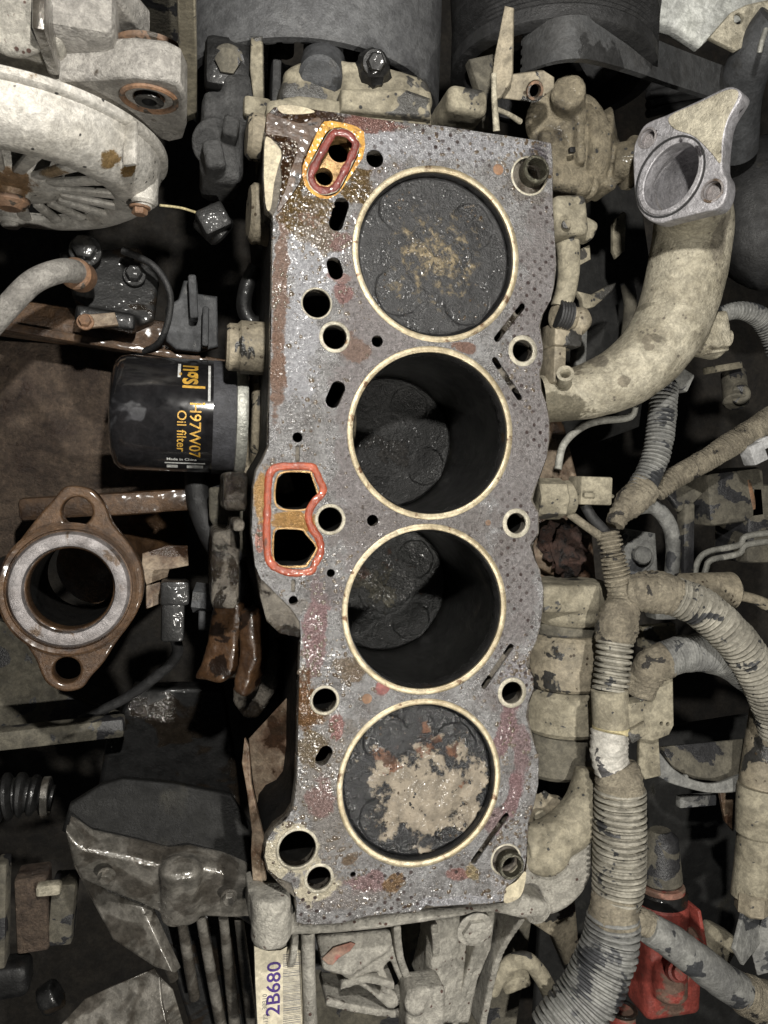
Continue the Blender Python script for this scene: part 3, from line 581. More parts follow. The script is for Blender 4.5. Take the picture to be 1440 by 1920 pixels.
spots = [(600, 420, 60, 330), (560, 300, 50, 130), (680, 350, 40, 60), (800, 262, 150, 110), (620, 560, 80, 110), (520, 560, 40, 60), (980, 300, 60, 110), (700, 1690, 160, 260), (940, 1690, 60, 110), (975, 1260, 45, 130), (970, 1560, 50, 90), (600, 1250, 60, 160), (610, 1420, 60, 150), (540, 1540, 40, 70), (600, 1100, 60, 110), (960, 1420, 60, 120), (980, 700, 70, 60), (700, 1000, 120, 60), (630, 1600, 60, 80), (800, 1300, 120, 60), (545, 880, 40, 50), (490, 1000, 20, 40), (620, 760, 90, 60)]
for px, py, sp, n in spots:
    for _ in range(n):
        p = P(px+rd.gauss(0, sp*.6), py+rd.gauss(0, sp*.6), z=0)
        if on_deck(p): dome(p, rd.choice((.35, .45, .6, .6, .8, 1.1))*rd.uniform(.8, 1.25), .24, V, Fa); cnt += 1
for i in (0, 3):
    for _ in range(170):
        r = 38*math.sqrt(rd.random()); t = rd.uniform(0, 6.283)
        if i == 3 and r < 22 and rd.random() < .6: continue
        dome(Vector((r*math.cos(t), BY[i]+r*math.sin(t), -5.3 if r > 20 else -4.9)), rd.choice((.35, .45, .6, .8)), 1.1, V, Fa)
o = one('oil_droplets', 'scattered tiny oil droplets beading on the gasket and pistons', 'droplets', (V, Fa), 'droplet'); o['kind'] = 'stuff'
# ================================================================== oil filter
fc = Vector((0, 54.5, -101)); FR = 33.0; fx0 = P(207, 775, z=-101).x; fx1 = P(462, 785, z=-101).x-1
X = (1, 0, 0)
body = lathe([(.05, 0), (14, .3), (24, 1.2), (29.5, 3.0), (32.2, 6.2), (FR, 10), (FR, fx1-fx0-19)], (fx0, fc.y, fc.z), X, 96, cap=False)
dusty = lathe([(FR, fx1-fx0-19), (FR+.1, fx1-fx0-18.6), (FR+.1, fx1-fx0-7), (FR-.6, fx1-fx0-6)], (fx0, fc.y, fc.z), X, 96, cap=False)
rim = lathe([(FR-.8, -6.5), (FR+1.2, -6), (FR+1.6, -4.5), (FR+1.6, -1.5), (FR+.6, 0), (FR-3, .4)], (fx1, fc.y, fc.z), X, 96, cap=False)
def wrap(g, s0, x0, dr=.12):
    """text x runs down round the can, text y runs towards the mount"""
    bm = bmesh.new(); vs = [bm.verts.new(v) for v in g[0]]
    for f in g[1]:
        try: bm.faces.new([vs[i] for i in f])
        except ValueError: pass
    bmesh.ops.triangulate(bm, faces=bm.faces[:])
    for _ in range(5):
        ed = [e for e in bm.edges if e.calc_length() > 1.6]
        if ed: bmesh.ops.subdivide_edges(bm, edges=ed, cuts=1)
    bmesh.ops.triangulate(bm, faces=bm.faces[:])
    V = []
    for v in bm.verts:
        t = (s0+v.co.x)/FR; V.append(Vector((x0+v.co.y, fc.y-math.sin(t)*(FR+dr), fc.z+math.cos(t)*(FR+dr))))
    bm.verts.index_update(); Fa = [tuple(v.index for v in f.verts) for f in bm.faces]; bm.free(); return V, Fa
def rect(a, b, c, d): return [Vector((a, b, 0)), Vector((c, b, 0)), Vector((c, d, 0)), Vector((a, d, 0))], [(0, 1, 2, 3)]
xl = P(355, 800, z=-70).x
lg = text_g('ngsl', 15.0, .30); logo = wrap(([Vector((v.x*.80, v.y*1.12, 0)) for v in lg[0]], lg[1]), -31, xl-3.8)
edge = join(wrap(rect(-32, 0, -6, 1.3), 0, xl+9.6), wrap(rect(-32, 0, -20, 1.5), 0, xl-6.8))
code = wrap(text_g('H97W07', 8.7, .06), -5.2, xl+.2); typ = wrap(text_g('Oil filter', 7.0, .05), -.5, xl-6.4)
tiny = wrap(text_g('MADE IN CHINA', 2.2, .03), 0, 0, 0)  # placed below, sideways
tg = text_g('Made in China', 2.8, .04); tg = ([Vector((30.5-v.y, v.x-2, 0)) for v in tg[0]], tg[1])
tiny = wrap(tg, 0, xl-10)
base_ = join(wrap(rect(32.5, 0, 33.6, 22), 0, xl-13), wrap(rect(35.2, 0, 38.5, 6), 0, xl-12), wrap(rect(35.2, 0, 38.5, 9), 0, xl-1))
dots = wrap(([Vector((-4.2+.9*math.cos(t), .9*math.sin(t), 0)) for t in [k*math.pi/6 for k in range(12)]], [tuple(range(12))]), 0, xl+7.5)
thing('oil_filter', 'glossy black spin-on oil filter with gold lettering and silver rim', 'oil filter',
      [Part('can', body, 'filter_paint', subs=[Part('lettering', join(logo, code, typ, dots), 'gold_ink'), Part('border_print', wrap(rect(-32, 0, -6, 1.3), 0, xl+9.6), 'white_ink'), Part('border_print', wrap(rect(-32, 0, -20, 1.5), 0, xl-6.8), 'white_ink'), Part('border_print', base_, 'white_ink', kind='stuff'), Part('small_lettering', tiny, 'white_ink')]),
       Part('dusty_end', dusty, 'filter_dust'), Part('rim', rim, 'filter_rim')])
# ================================================================== exhaust flange, lower left
def zl(*p): return Q(0, 880, 2.769, *p)
EZ = -58
fo = zl((390, 85), (480, 110), (545, 190), (585, 285), (680, 400), (738, 520), (742, 650), (700, 765), (600, 905), (540, 1000), (470, 1080), (420, 1140), (330, 1155), (250, 1120), (210, 1060), (180, 985), (100, 860), (30, 740), (10, 600), (20, 480), (100, 370), (200, 240), (280, 150), (330, 95))
ec = P(130.4, 1104.5, z=EZ); er = 280/2.769/3.4
hol = P(131.5, 1104, z=EZ)
ep = plate([('m', fo), ('c', zl((398, 220))[0], 7.6), ('c', zl((345, 1045))[0], 6.8), ('c', (131.5, 1104), 21)], P(130, 1104, z=EZ), (0, 0, 1), 11, 1.5)
thing('exhaust_flange', 'rusty brown two-bolt exhaust flange with a pale steel ring round its open pipe', 'flange',
      [Part('flange_plate', ep, 'rust_flange'),
       Part('seat_lip', lathe([(34.5, -1), (34.5, 1.4), (33.2, 2.2), (31.2, 1.2), (30.5, -1)], ec, (0, 0, 1), 72, cap=False), 'rust_flange'),
       Part('sealing_ring', lathe([(29.6, -2), (29.8, 2.2), (28.4, 4.4), (25, 5.2), (22.6, 4.2), (22.0, 1.5), (22.0, -9), (29.6, -2)], hol, (0, 0, 1), 72, cap=False), 'seal_steel'),
       Part('pipe', lathe([(24, -8), (24, -95), (22, -95), (22.1, -1)], hol, (.05, .02, 1), 48, cap=False), 'hole_shade_black'),  # inner pipe coloured near-black in place of the shade inside it
       Part('pipe_elbow', tube([(hol+Vector((0, 0, -96)), 24), (hol+Vector((3, 3, -105)), 24), (hol+Vector((12, 14, -125)), 24), (hol+Vector((40, 30, -150)), 24)], seg=32), 'rust_flange')])
# sensor body beside the flange
thing('oxygen_sensor', 'black sensor plug between the rusty exhaust flange and the block', 'sensor',
      [Part('connector', join(box(P(325, 1150, z=-95), (13, 30, 20), bev=2), box(P(328, 1110, z=-92), (16, 14, 16), bev=2)), 'black_metal'),
       Part('nut', join(lathe([(9, 0), (9, 12), (6, 13)], P(365, 1120, z=-98), (1, -.1, .2), 6), cyl(P(372, 1160, z=-98), P(372, 1160, z=-98)+Vector((12, 0, 0)), 7)), 'grey_plastic'),
       Part('cable', tube(px_path((318, 1180, -110, 10), (330, 1230, -125, 10), (250, 1300, -140, 9), (150, 1350, -150, 8))), 'rubber')])
one('copper_tag', 'crumpled brown foil shield piece beside the black sensor plug', 'shield', join(plate([Q(0, 880, 2.769, (740, 440), (870, 395), (975, 400), (980, 500), (880, 520), (870, 560), (760, 600), (735, 520))], P(310, 1050, z=-100), (.2, -.2, 1), 2, .4), plate([Q(0, 880, 2.769, (760, 600), (830, 570), (850, 690), (760, 725))], P(290, 1110, z=-104), (.3, .2, 1), 2, .4)), 'rusty_sheet')
# oil-drenched rib on the block flank
def zb(*p): return Q(0, 880, 2.769, *p)
thing('oily_web', 'cast web under the block running with glossy brown oil', 'casting',
      [Part('rib', join(plate([zb((1100, 690), (1240, 700), (1250, 820), (1220, 960), (1200, 1080), (1130, 1110), (1000, 1090), (1060, 930), (1080, 800))], P(415, 1200, z=-66), (-.5, .1, 1), 26, 3),
                       plate([zb((1230, 730), (1310, 730), (1330, 1000), (1260, 1190), (1200, 1150), (1240, 950))], P(460, 1230, z=-52), (-.6, 0, 1), 20, 2)), 'oil', cast=(1.3, 4, 2.2)),
       Part('skirt_web', plate([zb((1220, 950), (1440, 900), (1440, 1120), (1330, 1300), (1260, 1300), (1200, 1210))], P(475, 1300, z=-78), (-.4, 0, 1), 30, 3), 'block_side', cast=(1.5, 4, 1.2))])
# rusty mount strip along the lower block flank
thing('mount_strip', 'thin rusty bent steel strip standing along the lower flank of the block', 'bracket',
      [Part('edge_flange', plate([[(458, 1385), (466, 1400), (470, 1470), (486, 1540), (494, 1570), (494, 1625), (500, 1660), (474, 1655), (470, 1600), (472, 1560), (462, 1480), (453, 1430)]], P(470, 1500, z=-22), (-.35, 0, 1), 2.5, .4), 'rusty_sheet'),
       Part('web', plate([[(466, 1385), (545, 1300), (556, 1300), (552, 1500), (530, 1540), (500, 1555), (488, 1535), (474, 1470)]], P(510, 1430, z=-62), (-.55, .1, 1), 3, .5), 'rusty_sheet')])
# ================================================================== left background
one('heat_panel', 'mottled rusty brown panel under the oil filter', 'panel', zplate([[(-40, 635), (120, 645), (260, 668), (480, 690), (480, 935), (250, 960), (80, 1020), (-40, 1060)]], -178, 8, 1), 'rust_panel')
one('floor_sheet', 'mottled greenish grey sheet below the rusty exhaust flange', 'panel', zplate([[(-60, 1150), (60, 1180), (110, 1300), (240, 1345), (240, 1380), (-60, 1400)]], -170, 8, 1), 'dust_dark')
thing('cross_beam', 'dark rusty beam across the top of the brown panel', 'beam',
      [Part('beam', box(P(110, 610, z=-150), (170, 20, 26), rz(-4), 3), 'rust_flange'), Part('lip', box(P(160, 640, z=-140)+Vector((0, 0, 0)), (190, 5, 14), rz(-6), 1), 'rust_flange')])
one('lower_beam', 'dark greasy beam crossing below the exhaust flange', 'beam', box(P(215, 945, z=-130), (105, 14, 22), rz(5), 3), 'rust_flange')
thing('coolant_pipe', 'bent bare metal coolant pipe ending in a stained collar', 'pipe',
      [Part('pipe', tube(px_path((-30, 625, -70, 20), (15, 575, -66, 20), (60, 530, -66, 20), (105, 510, -72, 20), (135, 508, -84, 20), (160, 520, -110, 18)), seg=32), 'alu_arm'),
       Part('collar', cyl(P(140, 512, z=-88), P(154, 520, z=-104), 8.5, 1), 'rust_bush')])
# dark clutter behind the alternator: bracket with bolt heads
thing('rear_bracket', 'black oily bracket carrying a bolt, behind the bent coolant pipe', 'bracket',
      [Part('plate', join(plate([[(110, 470), (260, 460), (300, 520), (290, 600), (235, 620), (140, 560)]], P(200, 540, z=-130), (.1, .2, 1), 12, 2), box(P(200, 600, z=-120), (34, 10, 16), rz(-5), 2)), 'black_metal', cast=(1.5, 3, .6)),
       Part('bolt', hexbolt(P(252, 516, z=-129), (0, .1, 1), 5, 6), 'black_metal'), Part('bolt', hexbolt(P(160, 470, z=-122), (0, .1, 1), 7, 8), 'black_metal')])
thing('hose_bracket', 'grey plastic guide with two upright ribs above the oil filter', 'bracket',
      [Part('body', join(plate([[(312, 575), (335, 560), (345, 525), (370, 525), (372, 550), (408, 555), (410, 650), (372, 660), (330, 655), (312, 640)]], P(360, 600, z=-125), (.1, 0, 1), 10, 1.5)), 'grey_plastic'),
       Part('rib', box(P(362, 560, z=-118), (5, 26, 14), rz(4), 1.5), 'grey_plastic'), Part('rib', box(P(385, 615, z=-118), (4, 24, 12), rz(0), 1.5), 'grey_plastic')])
one('hook_strap', 'dark hooked steel strap beside the upper flank of the block', 'strap', tube(px_path((480, 500, -90, 14), (462, 540, -92, 14), (458, 580, -95, 14), (475, 605, -95, 14), (505, 600, -90, 12))), 'black_metal')
thing('pressure_switch', 'small grey switch with a thin yellow wire beside the alternator', 'switch',
      [Part('body', join(cyl(P(380, 400, z=-70), P(420, 440, z=-75), 9, 1.5), box(P(400, 415, z=-66), (16, 14, 14), rz(30), 2)), 'black_metal'),
       Part('wire', tube(px_path((300, 385, -45, 2.2), (340, 390, -52, 2.2), (378, 402, -66, 2.2)), seg=10), 'yellow_band')])
one('tensioner_block', 'dark grey rounded casting between alternator and block', 'casting', join(box(P(415, 280, z=-62), (22, 46, 40), bev=6), cyl(P(405, 270, z=-44), P(405, 270, z=-60), 12), box(P(445, 215, z=-60), (18, 26, 40), bev=5), cyl(P(425, 315, z=-60), P(455, 330, z=-60), 10), box(P(400, 300, z=-40), (10, 14, 20), rz(15), 2), box(P(432, 245, z=-36), (8, 10, 14), rz(-10), 1.5)), 'tension_cast', cast=(1.1, 2, 1.2))
one('lower_dark_pan', 'black oily pan filling the gap beside the lower block flank', 'pan', zplate([[(250, 1290), (420, 1290), (440, 1400), (460, 1600), (300, 1560), (180, 1500), (200, 1380)]], -165, 20, 3), 'black_metal')
one('under_bar', 'greenish grey bar lying below the exhaust flange', 'bar', box(P(90, 1375, z=-140), (90, 12, 14), rz(4), 2), 'dust_dark')
# ================================================================== alternator, upper left
ac = Vector((-206, 0, -60)); AY = 160
def vane(i):
    t = R(i); g = box((0, 0, 0), (6.6, 3.4, 27), Matrix.Rotation(R(0), 3, 'Y'), 1.6)
    m = Matrix.Rotation(-t, 3, 'Y'); o = Vector((ac.x, AY+1.4, ac.z))
    return [o+m @ (Vector((v.x*(1+v.z*.012)+(v.z+36)*.22+.006*v.z*abs(v.z), v.y, v.z+36))) for v in g[0]], g[1]
Yv = (0, 1, 0)
shell = lathe([(48, 4.5), (48.5, 2), (50, 0), (54, -1.6), (60, -.6), (66, 3), (70, 8), (72, 14), (72.5, 20), (74.6, 20.5), (75.6, 21.5), (75.6, 24.5), (74, 25.5), (66, 26), (62, 40)], (ac.x, AY, ac.z), Yv, 96, cap=False)
hub = lathe([(.05, -6), (8, -6), (9, -5), (10, -2), (17, -1), (23, 1), (25, 4), (25, 12)], (ac.x, AY, ac.z), Yv, 64, cap=False)
back = lathe([(48.2, 3.4), (48.2, 24), (24, 24), (24, 4)], (ac.x, AY, ac.z), Yv, 64, cap=False)
rotor = lathe([(26, 15), (42, 15), (44, 16), (44, 22)], (ac.x, AY, ac.z), Yv, 64, cap=False)
al = [Part('housing', shell, 'alu'), Part('hub', hub, 'alu'), Part('rear_plate', back, 'black_metal'), Part('rotor', rotor, 'black_metal')]
for i in range(-90, 270, 20):
    al.append(Part('vent_fin', vane(i), 'alu'))
def lug(px, py, d):
    c = P(px, py, y=AY-2); return join(cyl(c, c+Vector((0, 16, 0)), d, 1.5), cyl(c+Vector((0, -2, 0)), c+Vector((0, 3, 0)), d*.62, .8))
al.append(Part('screw_boss', lug(268, 385, 7.5), 'alu', subs=[Part('screw', hexbolt(P(262, 388, y=AY-4), (0, -1, 0), 4, 4), 'rust_bush')]))
al.append(Part('screw_boss', lug(20, 420, 8), 'alu'))
al.append(Part('bearing_cap', lathe([(.05, -10), (5, -10), (6, -9), (9, -7), (9.5, -5)], (ac.x, AY, ac.z), Yv, 40, cap=False), 'rust_bush'))
al.append(Part('rib', box((ac.x+60.5, AY+12, ac.z+44), (2.6, 20, 7), Matrix.Rotation(R(54), 3, 'Y'), .8), 'alu'))
thing('alternator', 'pale aluminium alternator with slotted vent ring and oil drips', 'alternator', al)
# mounting arm with bushing
arm = yplate([[(-30, 150), (20, 140), (100, 150), (180, 146), (250, 142), (310, 148), (338, 160), (350, 185), (350, 240), (343, 262), (318, 268), (300, 262), (258, 228), (200, 200), (110, 178), (40, 160), (-30, 170)], ('c', (280, 186), 6.5)], 190, 17, 2.2)
bc = P(280, 186, y=189.4)
thing('mounting_arm', 'pale cast arm with a round rubber bush above the alternator', 'bracket',
      [Part('arm', arm, 'alu_arm'), Part('bush', lathe([(13, 2), (13, -.6), (12, -1.2), (10.8, -.6), (10.4, 1), (7, 1.5), (6.6, 6)], bc, (0, 1, 0), 48, cap=False), 'rust_bush'),
       Part('bush_core', lathe([(6.6, -1), (6.4, -1.4), (3.4, -1.4), (3.2, 10)], bc, (0, 1, 0), 32, cap=False), 'black_metal'),
       Part('rear_boss', box(P(105, 40, y=214), (52, 26, 42), bev=4), 'alu_arm'), Part('web', yplate([[(160, -30), (205, -30), (250, 40), (280, 75), (225, 85), (165, 75)]], 218, 14, 2), 'alu_arm'),
       Part('washer', lathe([(16, 0), (17, 1), (17, 3), (15, 4)], P(280, 110, y=209), (0, 1, 0), 48, cap=False), 'rust_bush')])
thing('mount_casting', 'oil-wet cast mount at the end of the pale arm', 'casting',
      [Part('body', join(box(P(20, 55, y=212), (50, 30, 44), bev=5), cyl(P(25, 40, y=196), P(25, 40, y=212), 13, 2)), 'bell', cast=(1.4, 4, .8)),
       Part('rib', box(P(88, 55, y=200), (5, 20, 36), bev=1.5), 'bell_oily')])
one('upright_bar', 'flat tan steel bar standing beside the cast alternator arm', 'bar', join(yplate([[(330, -40), (366, -40), (369, 120), (369, 222), (350, 232), (345, 190), (338, 150), (333, 60)]], 206, 8, 1)), 'dust')
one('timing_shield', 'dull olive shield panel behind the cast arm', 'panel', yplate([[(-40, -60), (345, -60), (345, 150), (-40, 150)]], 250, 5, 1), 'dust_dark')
# ================================================================== front of the engine, top centre
pc = Vector((-51, 0, -101)); PY = 240
Lr = 62
thing('crank_damper', 'broad dull grey damper ring arching over the front of the engine', 'pulley',
      [Part('ring', lathe([(70, 2), (71, 0), (75.4, 0), (76.6, 1.2), (76.6, Lr), (70, Lr), (70, 2)], (pc.x, PY, pc.z), Yv, 160, cap=False), 'pulley'),
       Part('web', lathe([(22, 34), (70.5, 34)], (pc.x, PY, pc.z), Yv, 96, cap=False), 'black_metal')]
      + [Part('spoke', box(Vector((pc.x+44*math.sin(R(a)), PY+26, pc.z+44*math.cos(R(a)))), (9, 16, 44), Matrix.Rotation(R(a), 3, 'Y'), 3), 'pulley') for a in (-42, -8, 24, 60)]
      + [Part('balance_lug', box(Vector((pc.x+68*math.sin(R(a)), PY+4, pc.z+68*math.cos(R(a)))), (7, 5, 4), Matrix.Rotation(R(a), 3, 'Y'), 1.2), 'pulley') for a in (-34, -26, -18, -10)])
thing('front_cover', 'dusty tan cast front cover between damper ring and engine block', 'cover',
      [Part('casting', join(zplate([('m', [(545, 118), (600, 104), (690, 112), (770, 132), (805, 150), (808, 205), (700, 205), (535, 190), (532, 140)])], -26, 60, 5), zplate([[(500, 185), (560, 175), (700, 190), (812, 205), (812, 250), (500, 225)]], -14, 70, 3), box(P(850, 226, z=-46), (22, 14, 50), bev=3)), 'dust', cast=(1.4, 4, .9)),
       Part('flange_edge', zplate([[(640, 165), (760, 165), (808, 182), (810, 222), (640, 206)]], -9, 20, 2), 'dust'),
       Part('bolt', join(hexbolt(P(702, 118, z=-20), (0, -.4, 1), 4.6, 6), blob(P(700, 128, z=-26), 9, 9, 8, .3, 4)), 'black_metal'),
       Part('shadow_column', cyl(P(600, 150, z=-24), P(612, 80, z=-60), 11, 2), 'grey_plastic')])  # grey tube added to stand in for the damper ring's cast shadow
thing('hex_bolt', 'oily hex bolt with a flange beside the damper ring', 'bolt', [Part('head', hexbolt(P(428, 118, z=-44), (-.1, -.3, 1), 6.4, 7), 'dust_dark'), Part('lug', join(box(P(428, 128, z=-50), (24, 26, 16), bev=4), cyl(P(450, 190, z=-60), P(450, 165, z=-50), 7)), 'black_metal')])
one('cover_stay', 'narrow tan stay beside the oily hex bolt', 'stay', join(plate([[(470, 70), (492, 66), (494, 205), (478, 210), (468, 130)]], P(482, 140, z=-36), (-.2, -.2, 1), 6, 1), box(P(482, 205, z=-38), (14, 10, 8), bev=2)), 'dust')
one('guide_rail', 'dark upright guide rail behind the tan stay', 'rail', box(P(515, 120, z=-70), (5, 60, 30), bev=1.5), 'rubber')
# ================================================================== top right: pulleys and belt
uc = Vector((88, 0, -66)); UY = 262
grv = [(58, 0), (60, 1)]
for i in range(8): grv += [(60, 8+i*2.6), (58.2, 9.2+i*2.6), (60, 10.4+i*2.6)]
grv += [(62, 54), (62, 58), (55, 60)]
thing('ribbed_pulley', 'black ribbed pulley with a hollow drum, at the top of the engine bay', 'pulley',
      [Part('drum', lathe([(50, 30), (51, 2), (52, 0)]+grv, (uc.x, UY, uc.z), Yv, 128, cap=False), 'rubber'), Part('web', lathe([(14, 26), (51, 26)], (uc.x, UY, uc.z), Yv, 64, cap=False), 'black_metal'),
       Part('spoke_plate', plate([[(1085, 120), (1165, 95), (1180, 140), (1145, 205), (1115, 170)]], P(1140, 150, y=278), (-.2, -1, .2), 4, 1), 'pulley')])
def strip(pts, wdir, w, th):
    V, Fa = [], []
    for p in pts:
        p = Vector(p); 
        for a, b in ((-.5, 0), (.5, 0), (.5, 1), (-.5, 1)): V.append(p+Vector(wdir)*w*a+Vector((0, 0, -th*b)))
    for i in range(len(pts)-1):
        for k in range(4): a = i*4+k; b = i*4+(k+1) % 4; Fa.append((a, b, b+4, a+4))
    Fa += [(3, 2, 1, 0), tuple(len(V)-4+k for k in range(4))]
    return V, Fa
bp = [P(a, b, z=z) for a, b, z in ((985, 95, -30), (1040, 74, -10), (1100, 70, -6), (1180, 92, -22), (1260, 122, -45), (1345, 152, -72), (1420, 178, -95))]
bs_ = catmull([tuple(p) for p in bp], 8, False)
thing('drive_belt', 'dark rubber drive belt running down from the ribbed pulley', 'belt',
      [Part('band', strip(bs_, (-.03, 1, 0), 22, 4), 'belt')]+[Part('rib', strip([Vector(p)+Vector((0, -8+5*i, -4)) for p in bs_], (-.03, 1, 0), 2.6, 2), 'belt') for i in range(4)])
thing('lower_belt', 'lower run of ribbed black belt above the elbow flange', 'belt', [Part('rib', tube(px_path((1215, 165+i*16, -120, 7), (1270, 152+i*16, -122, 7), (1340, 142+i*16, -126, 7)), seg=12), 'rubber') for i in range(4)])
one('body_rail', 'white painted body panel corner, scuffed, at the top of the engine bay', 'body panel', zplate([[(1190, -60), (1480, -60), (1480, 60), (1440, 70), (1400, 40), (1360, 45), (1320, 82), (1270, 50), (1195, 30)]], -70, 12, 3), 'white_body')
thing('panel_tab', 'grey tab with a small hole at the corner of the white panel', 'tab', [Part('tab', plate([[(1330, 70), (1372, 22), (1400, 8), (1480, -10), (1480, 90), (1420, 75), (1380, 95)], ('c', (1386, 34), 3)], P(1390, 50, z=-50), (-.2, -.2, 1), 5, 1), 'elbow')])
thing('dark_strut', 'dark grey strut with a bright clip running past the elbow flange', 'strut', [Part('strut', tube(px_path((1460, 40, -40, 34), (1410, 110, -60, 34), (1385, 190, -90, 34), (1380, 280, -120, 34)), seg=28), 'grey_plastic'), Part('clip', tube(px_path((1436, 55, -22, 4), (1428, 80, -22, 4), (1424, 98, -24, 4)), seg=10), 'brake_line')])
one('wheel_liner', 'dark curved liner behind the aluminium elbow', 'liner', blob(P(1440, 400, z=-150), 45, 60, 40, .1, 3), 'rubber')
# bent steel bracket and rod
thing('angle_bracket', 'thin tan steel angle bracket with a bolt hole, beside the ribbed pulley', 'bracket',
      [Part('upright', plate([[(946, 10), (962, 14), (960, 130), (958, 150), (938, 182), (918, 190), (926, 110)]], P(945, 100, z=0), (-.75, -.2, 1), 3, .6), 'dust_oiled'),
       Part('foot', plate([[(940, 150), (960, 140), (1020, 132), (1040, 145), (1040, 165), (1020, 182), (985, 190), (945, 185), (934, 170)], ('c', (1003, 170), 4.6)], P(990, 165, z=-8), (0, -.55, 1), 5, .8), 'dust_oiled'),
       Part('rivet', lathe([(4.6, 0), (4.4, .6), (3.2, .8), (3.0, -3)], P(1003, 170, z=-8), (0, -.55, 1), 28, cap=False), 'rust_bush')])
one('tension_rod', 'slim steel rod standing at the top edge of the gasket', 'rod', join(tube(px_path((926, 138, 2, 4.5), (927, 190, 0, 5), (931, 246, -3, 6)), seg=14), tube(px_path((932, 205, -4, 4), (955, 215, -8, 4), (975, 228, -14, 5)), seg=12)), 'elbow')
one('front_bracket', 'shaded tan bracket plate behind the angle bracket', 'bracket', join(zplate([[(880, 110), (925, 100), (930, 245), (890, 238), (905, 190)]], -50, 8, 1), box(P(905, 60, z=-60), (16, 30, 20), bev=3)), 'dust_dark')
# ================================================================== water pump
thing('water_pump', 'dusty tan cast water pump housing beside the gasket corner', 'water pump',
      [Part('housing', join(cyl(P(1030, 290, z=-66), P(1110, 288, z=-66), 29, 5), cyl(P(1104, 289, z=-64), P(1160, 300, z=-60), 27, 5, r2=12), cyl(P(1150, 303, z=-48), P(1205, 305, z=-42), 10.5, 1.5, r2=13), cyl(P(1042, 225, z=-40), P(1042, 225, z=-95), 17, 3), cyl(P(1085, 222, z=-46), P(1085, 232, z=-95), 13, 3), cyl(P(1066, 168, z=-24), P(1064, 225, z=-56), 9.5, 2), box(P(1030, 330, z=-66), (34, 34, 50), bev=4), box(P(1110, 345, z=-60), (22, 7, 24), rz(-18), 2), box(P(1080, 262, z=-40), (5, 30, 14), rz(6), 1.5), cyl(P(1100, 350, z=-48), P(1100, 350, z=-70), 7, 1.5)), 'pump_cast', cast=(1.1, 3, 1.0)),
       Part('outlet_rim', lathe([(13, 0), (14.6, .8), (14.6, 3.4), (13, 4)], P(1176, 305, z=-42), (1, 0, .05), 40), 'pump_cast'),
       Part('joint_flange', lathe([(27, 0), (29, 1), (29, 4.5), (27, 5.5)], P(1068, 290, z=-62), (1, .08, .05), 48), 'pump_cast'), Part('drain_slot', box(P(1072, 282, z=-31), (3.4, 3, 3), rz(10), .5), 'black_metal')])
# ================================================================== aluminium elbow with flange
fn = ray(1258, 330).normalized()*-1+RC @ Vector((-.62, .36, 0))
fo_ = P(1258, 330, z=6)
flo = [(1194, 259), (1211, 232), (1252, 214), (1312, 187), (1360, 164), (1378, 164), (1389, 172), (1388, 186), (1365, 225), (1357, 262), (1354, 315), (1363, 337), (1361, 367), (1346, 390), (1312, 399), (1260, 412), (1234, 418), (1211, 409), (1193, 382), (1188, 337), (1187, 285)]
def ell(cx, cy, a, b, ang, k=48):
    o = []
    for i in range(k):
        t = 2*math.pi*i/k; x, y = a*math.cos(t), b*math.sin(t); c, s = math.cos(R(ang)), math.sin(R(ang)); o.append((cx+x*c-y*s, cy+x*s+y*c))
    return o
hE = ell(1258, 330, 70, 42, -58)
fnn = Vector(fn).normalized()
rimE = plate([ell(1257, 330, 80, 52, -58), hE], fo_+fnn*.9, fn, 2, .5)
def inpl(px, py, d=0): return PP(px, py, fo_, fnn)+fnn*d
elb = [(inpl(1258, 330, -6), 17.0), (inpl(1258, 330, -22), 17.6)]+px_path((1300, 415, -34, 64), (1294, 470, -38, 66), (1280, 540, -42, 66), (1260, 602, -46, 65), (1222, 662, -50, 62), (1168, 706, -55, 58), (1110, 730, -60, 52), (1050, 744, -64, 46), (1010, 748, -66, 44))
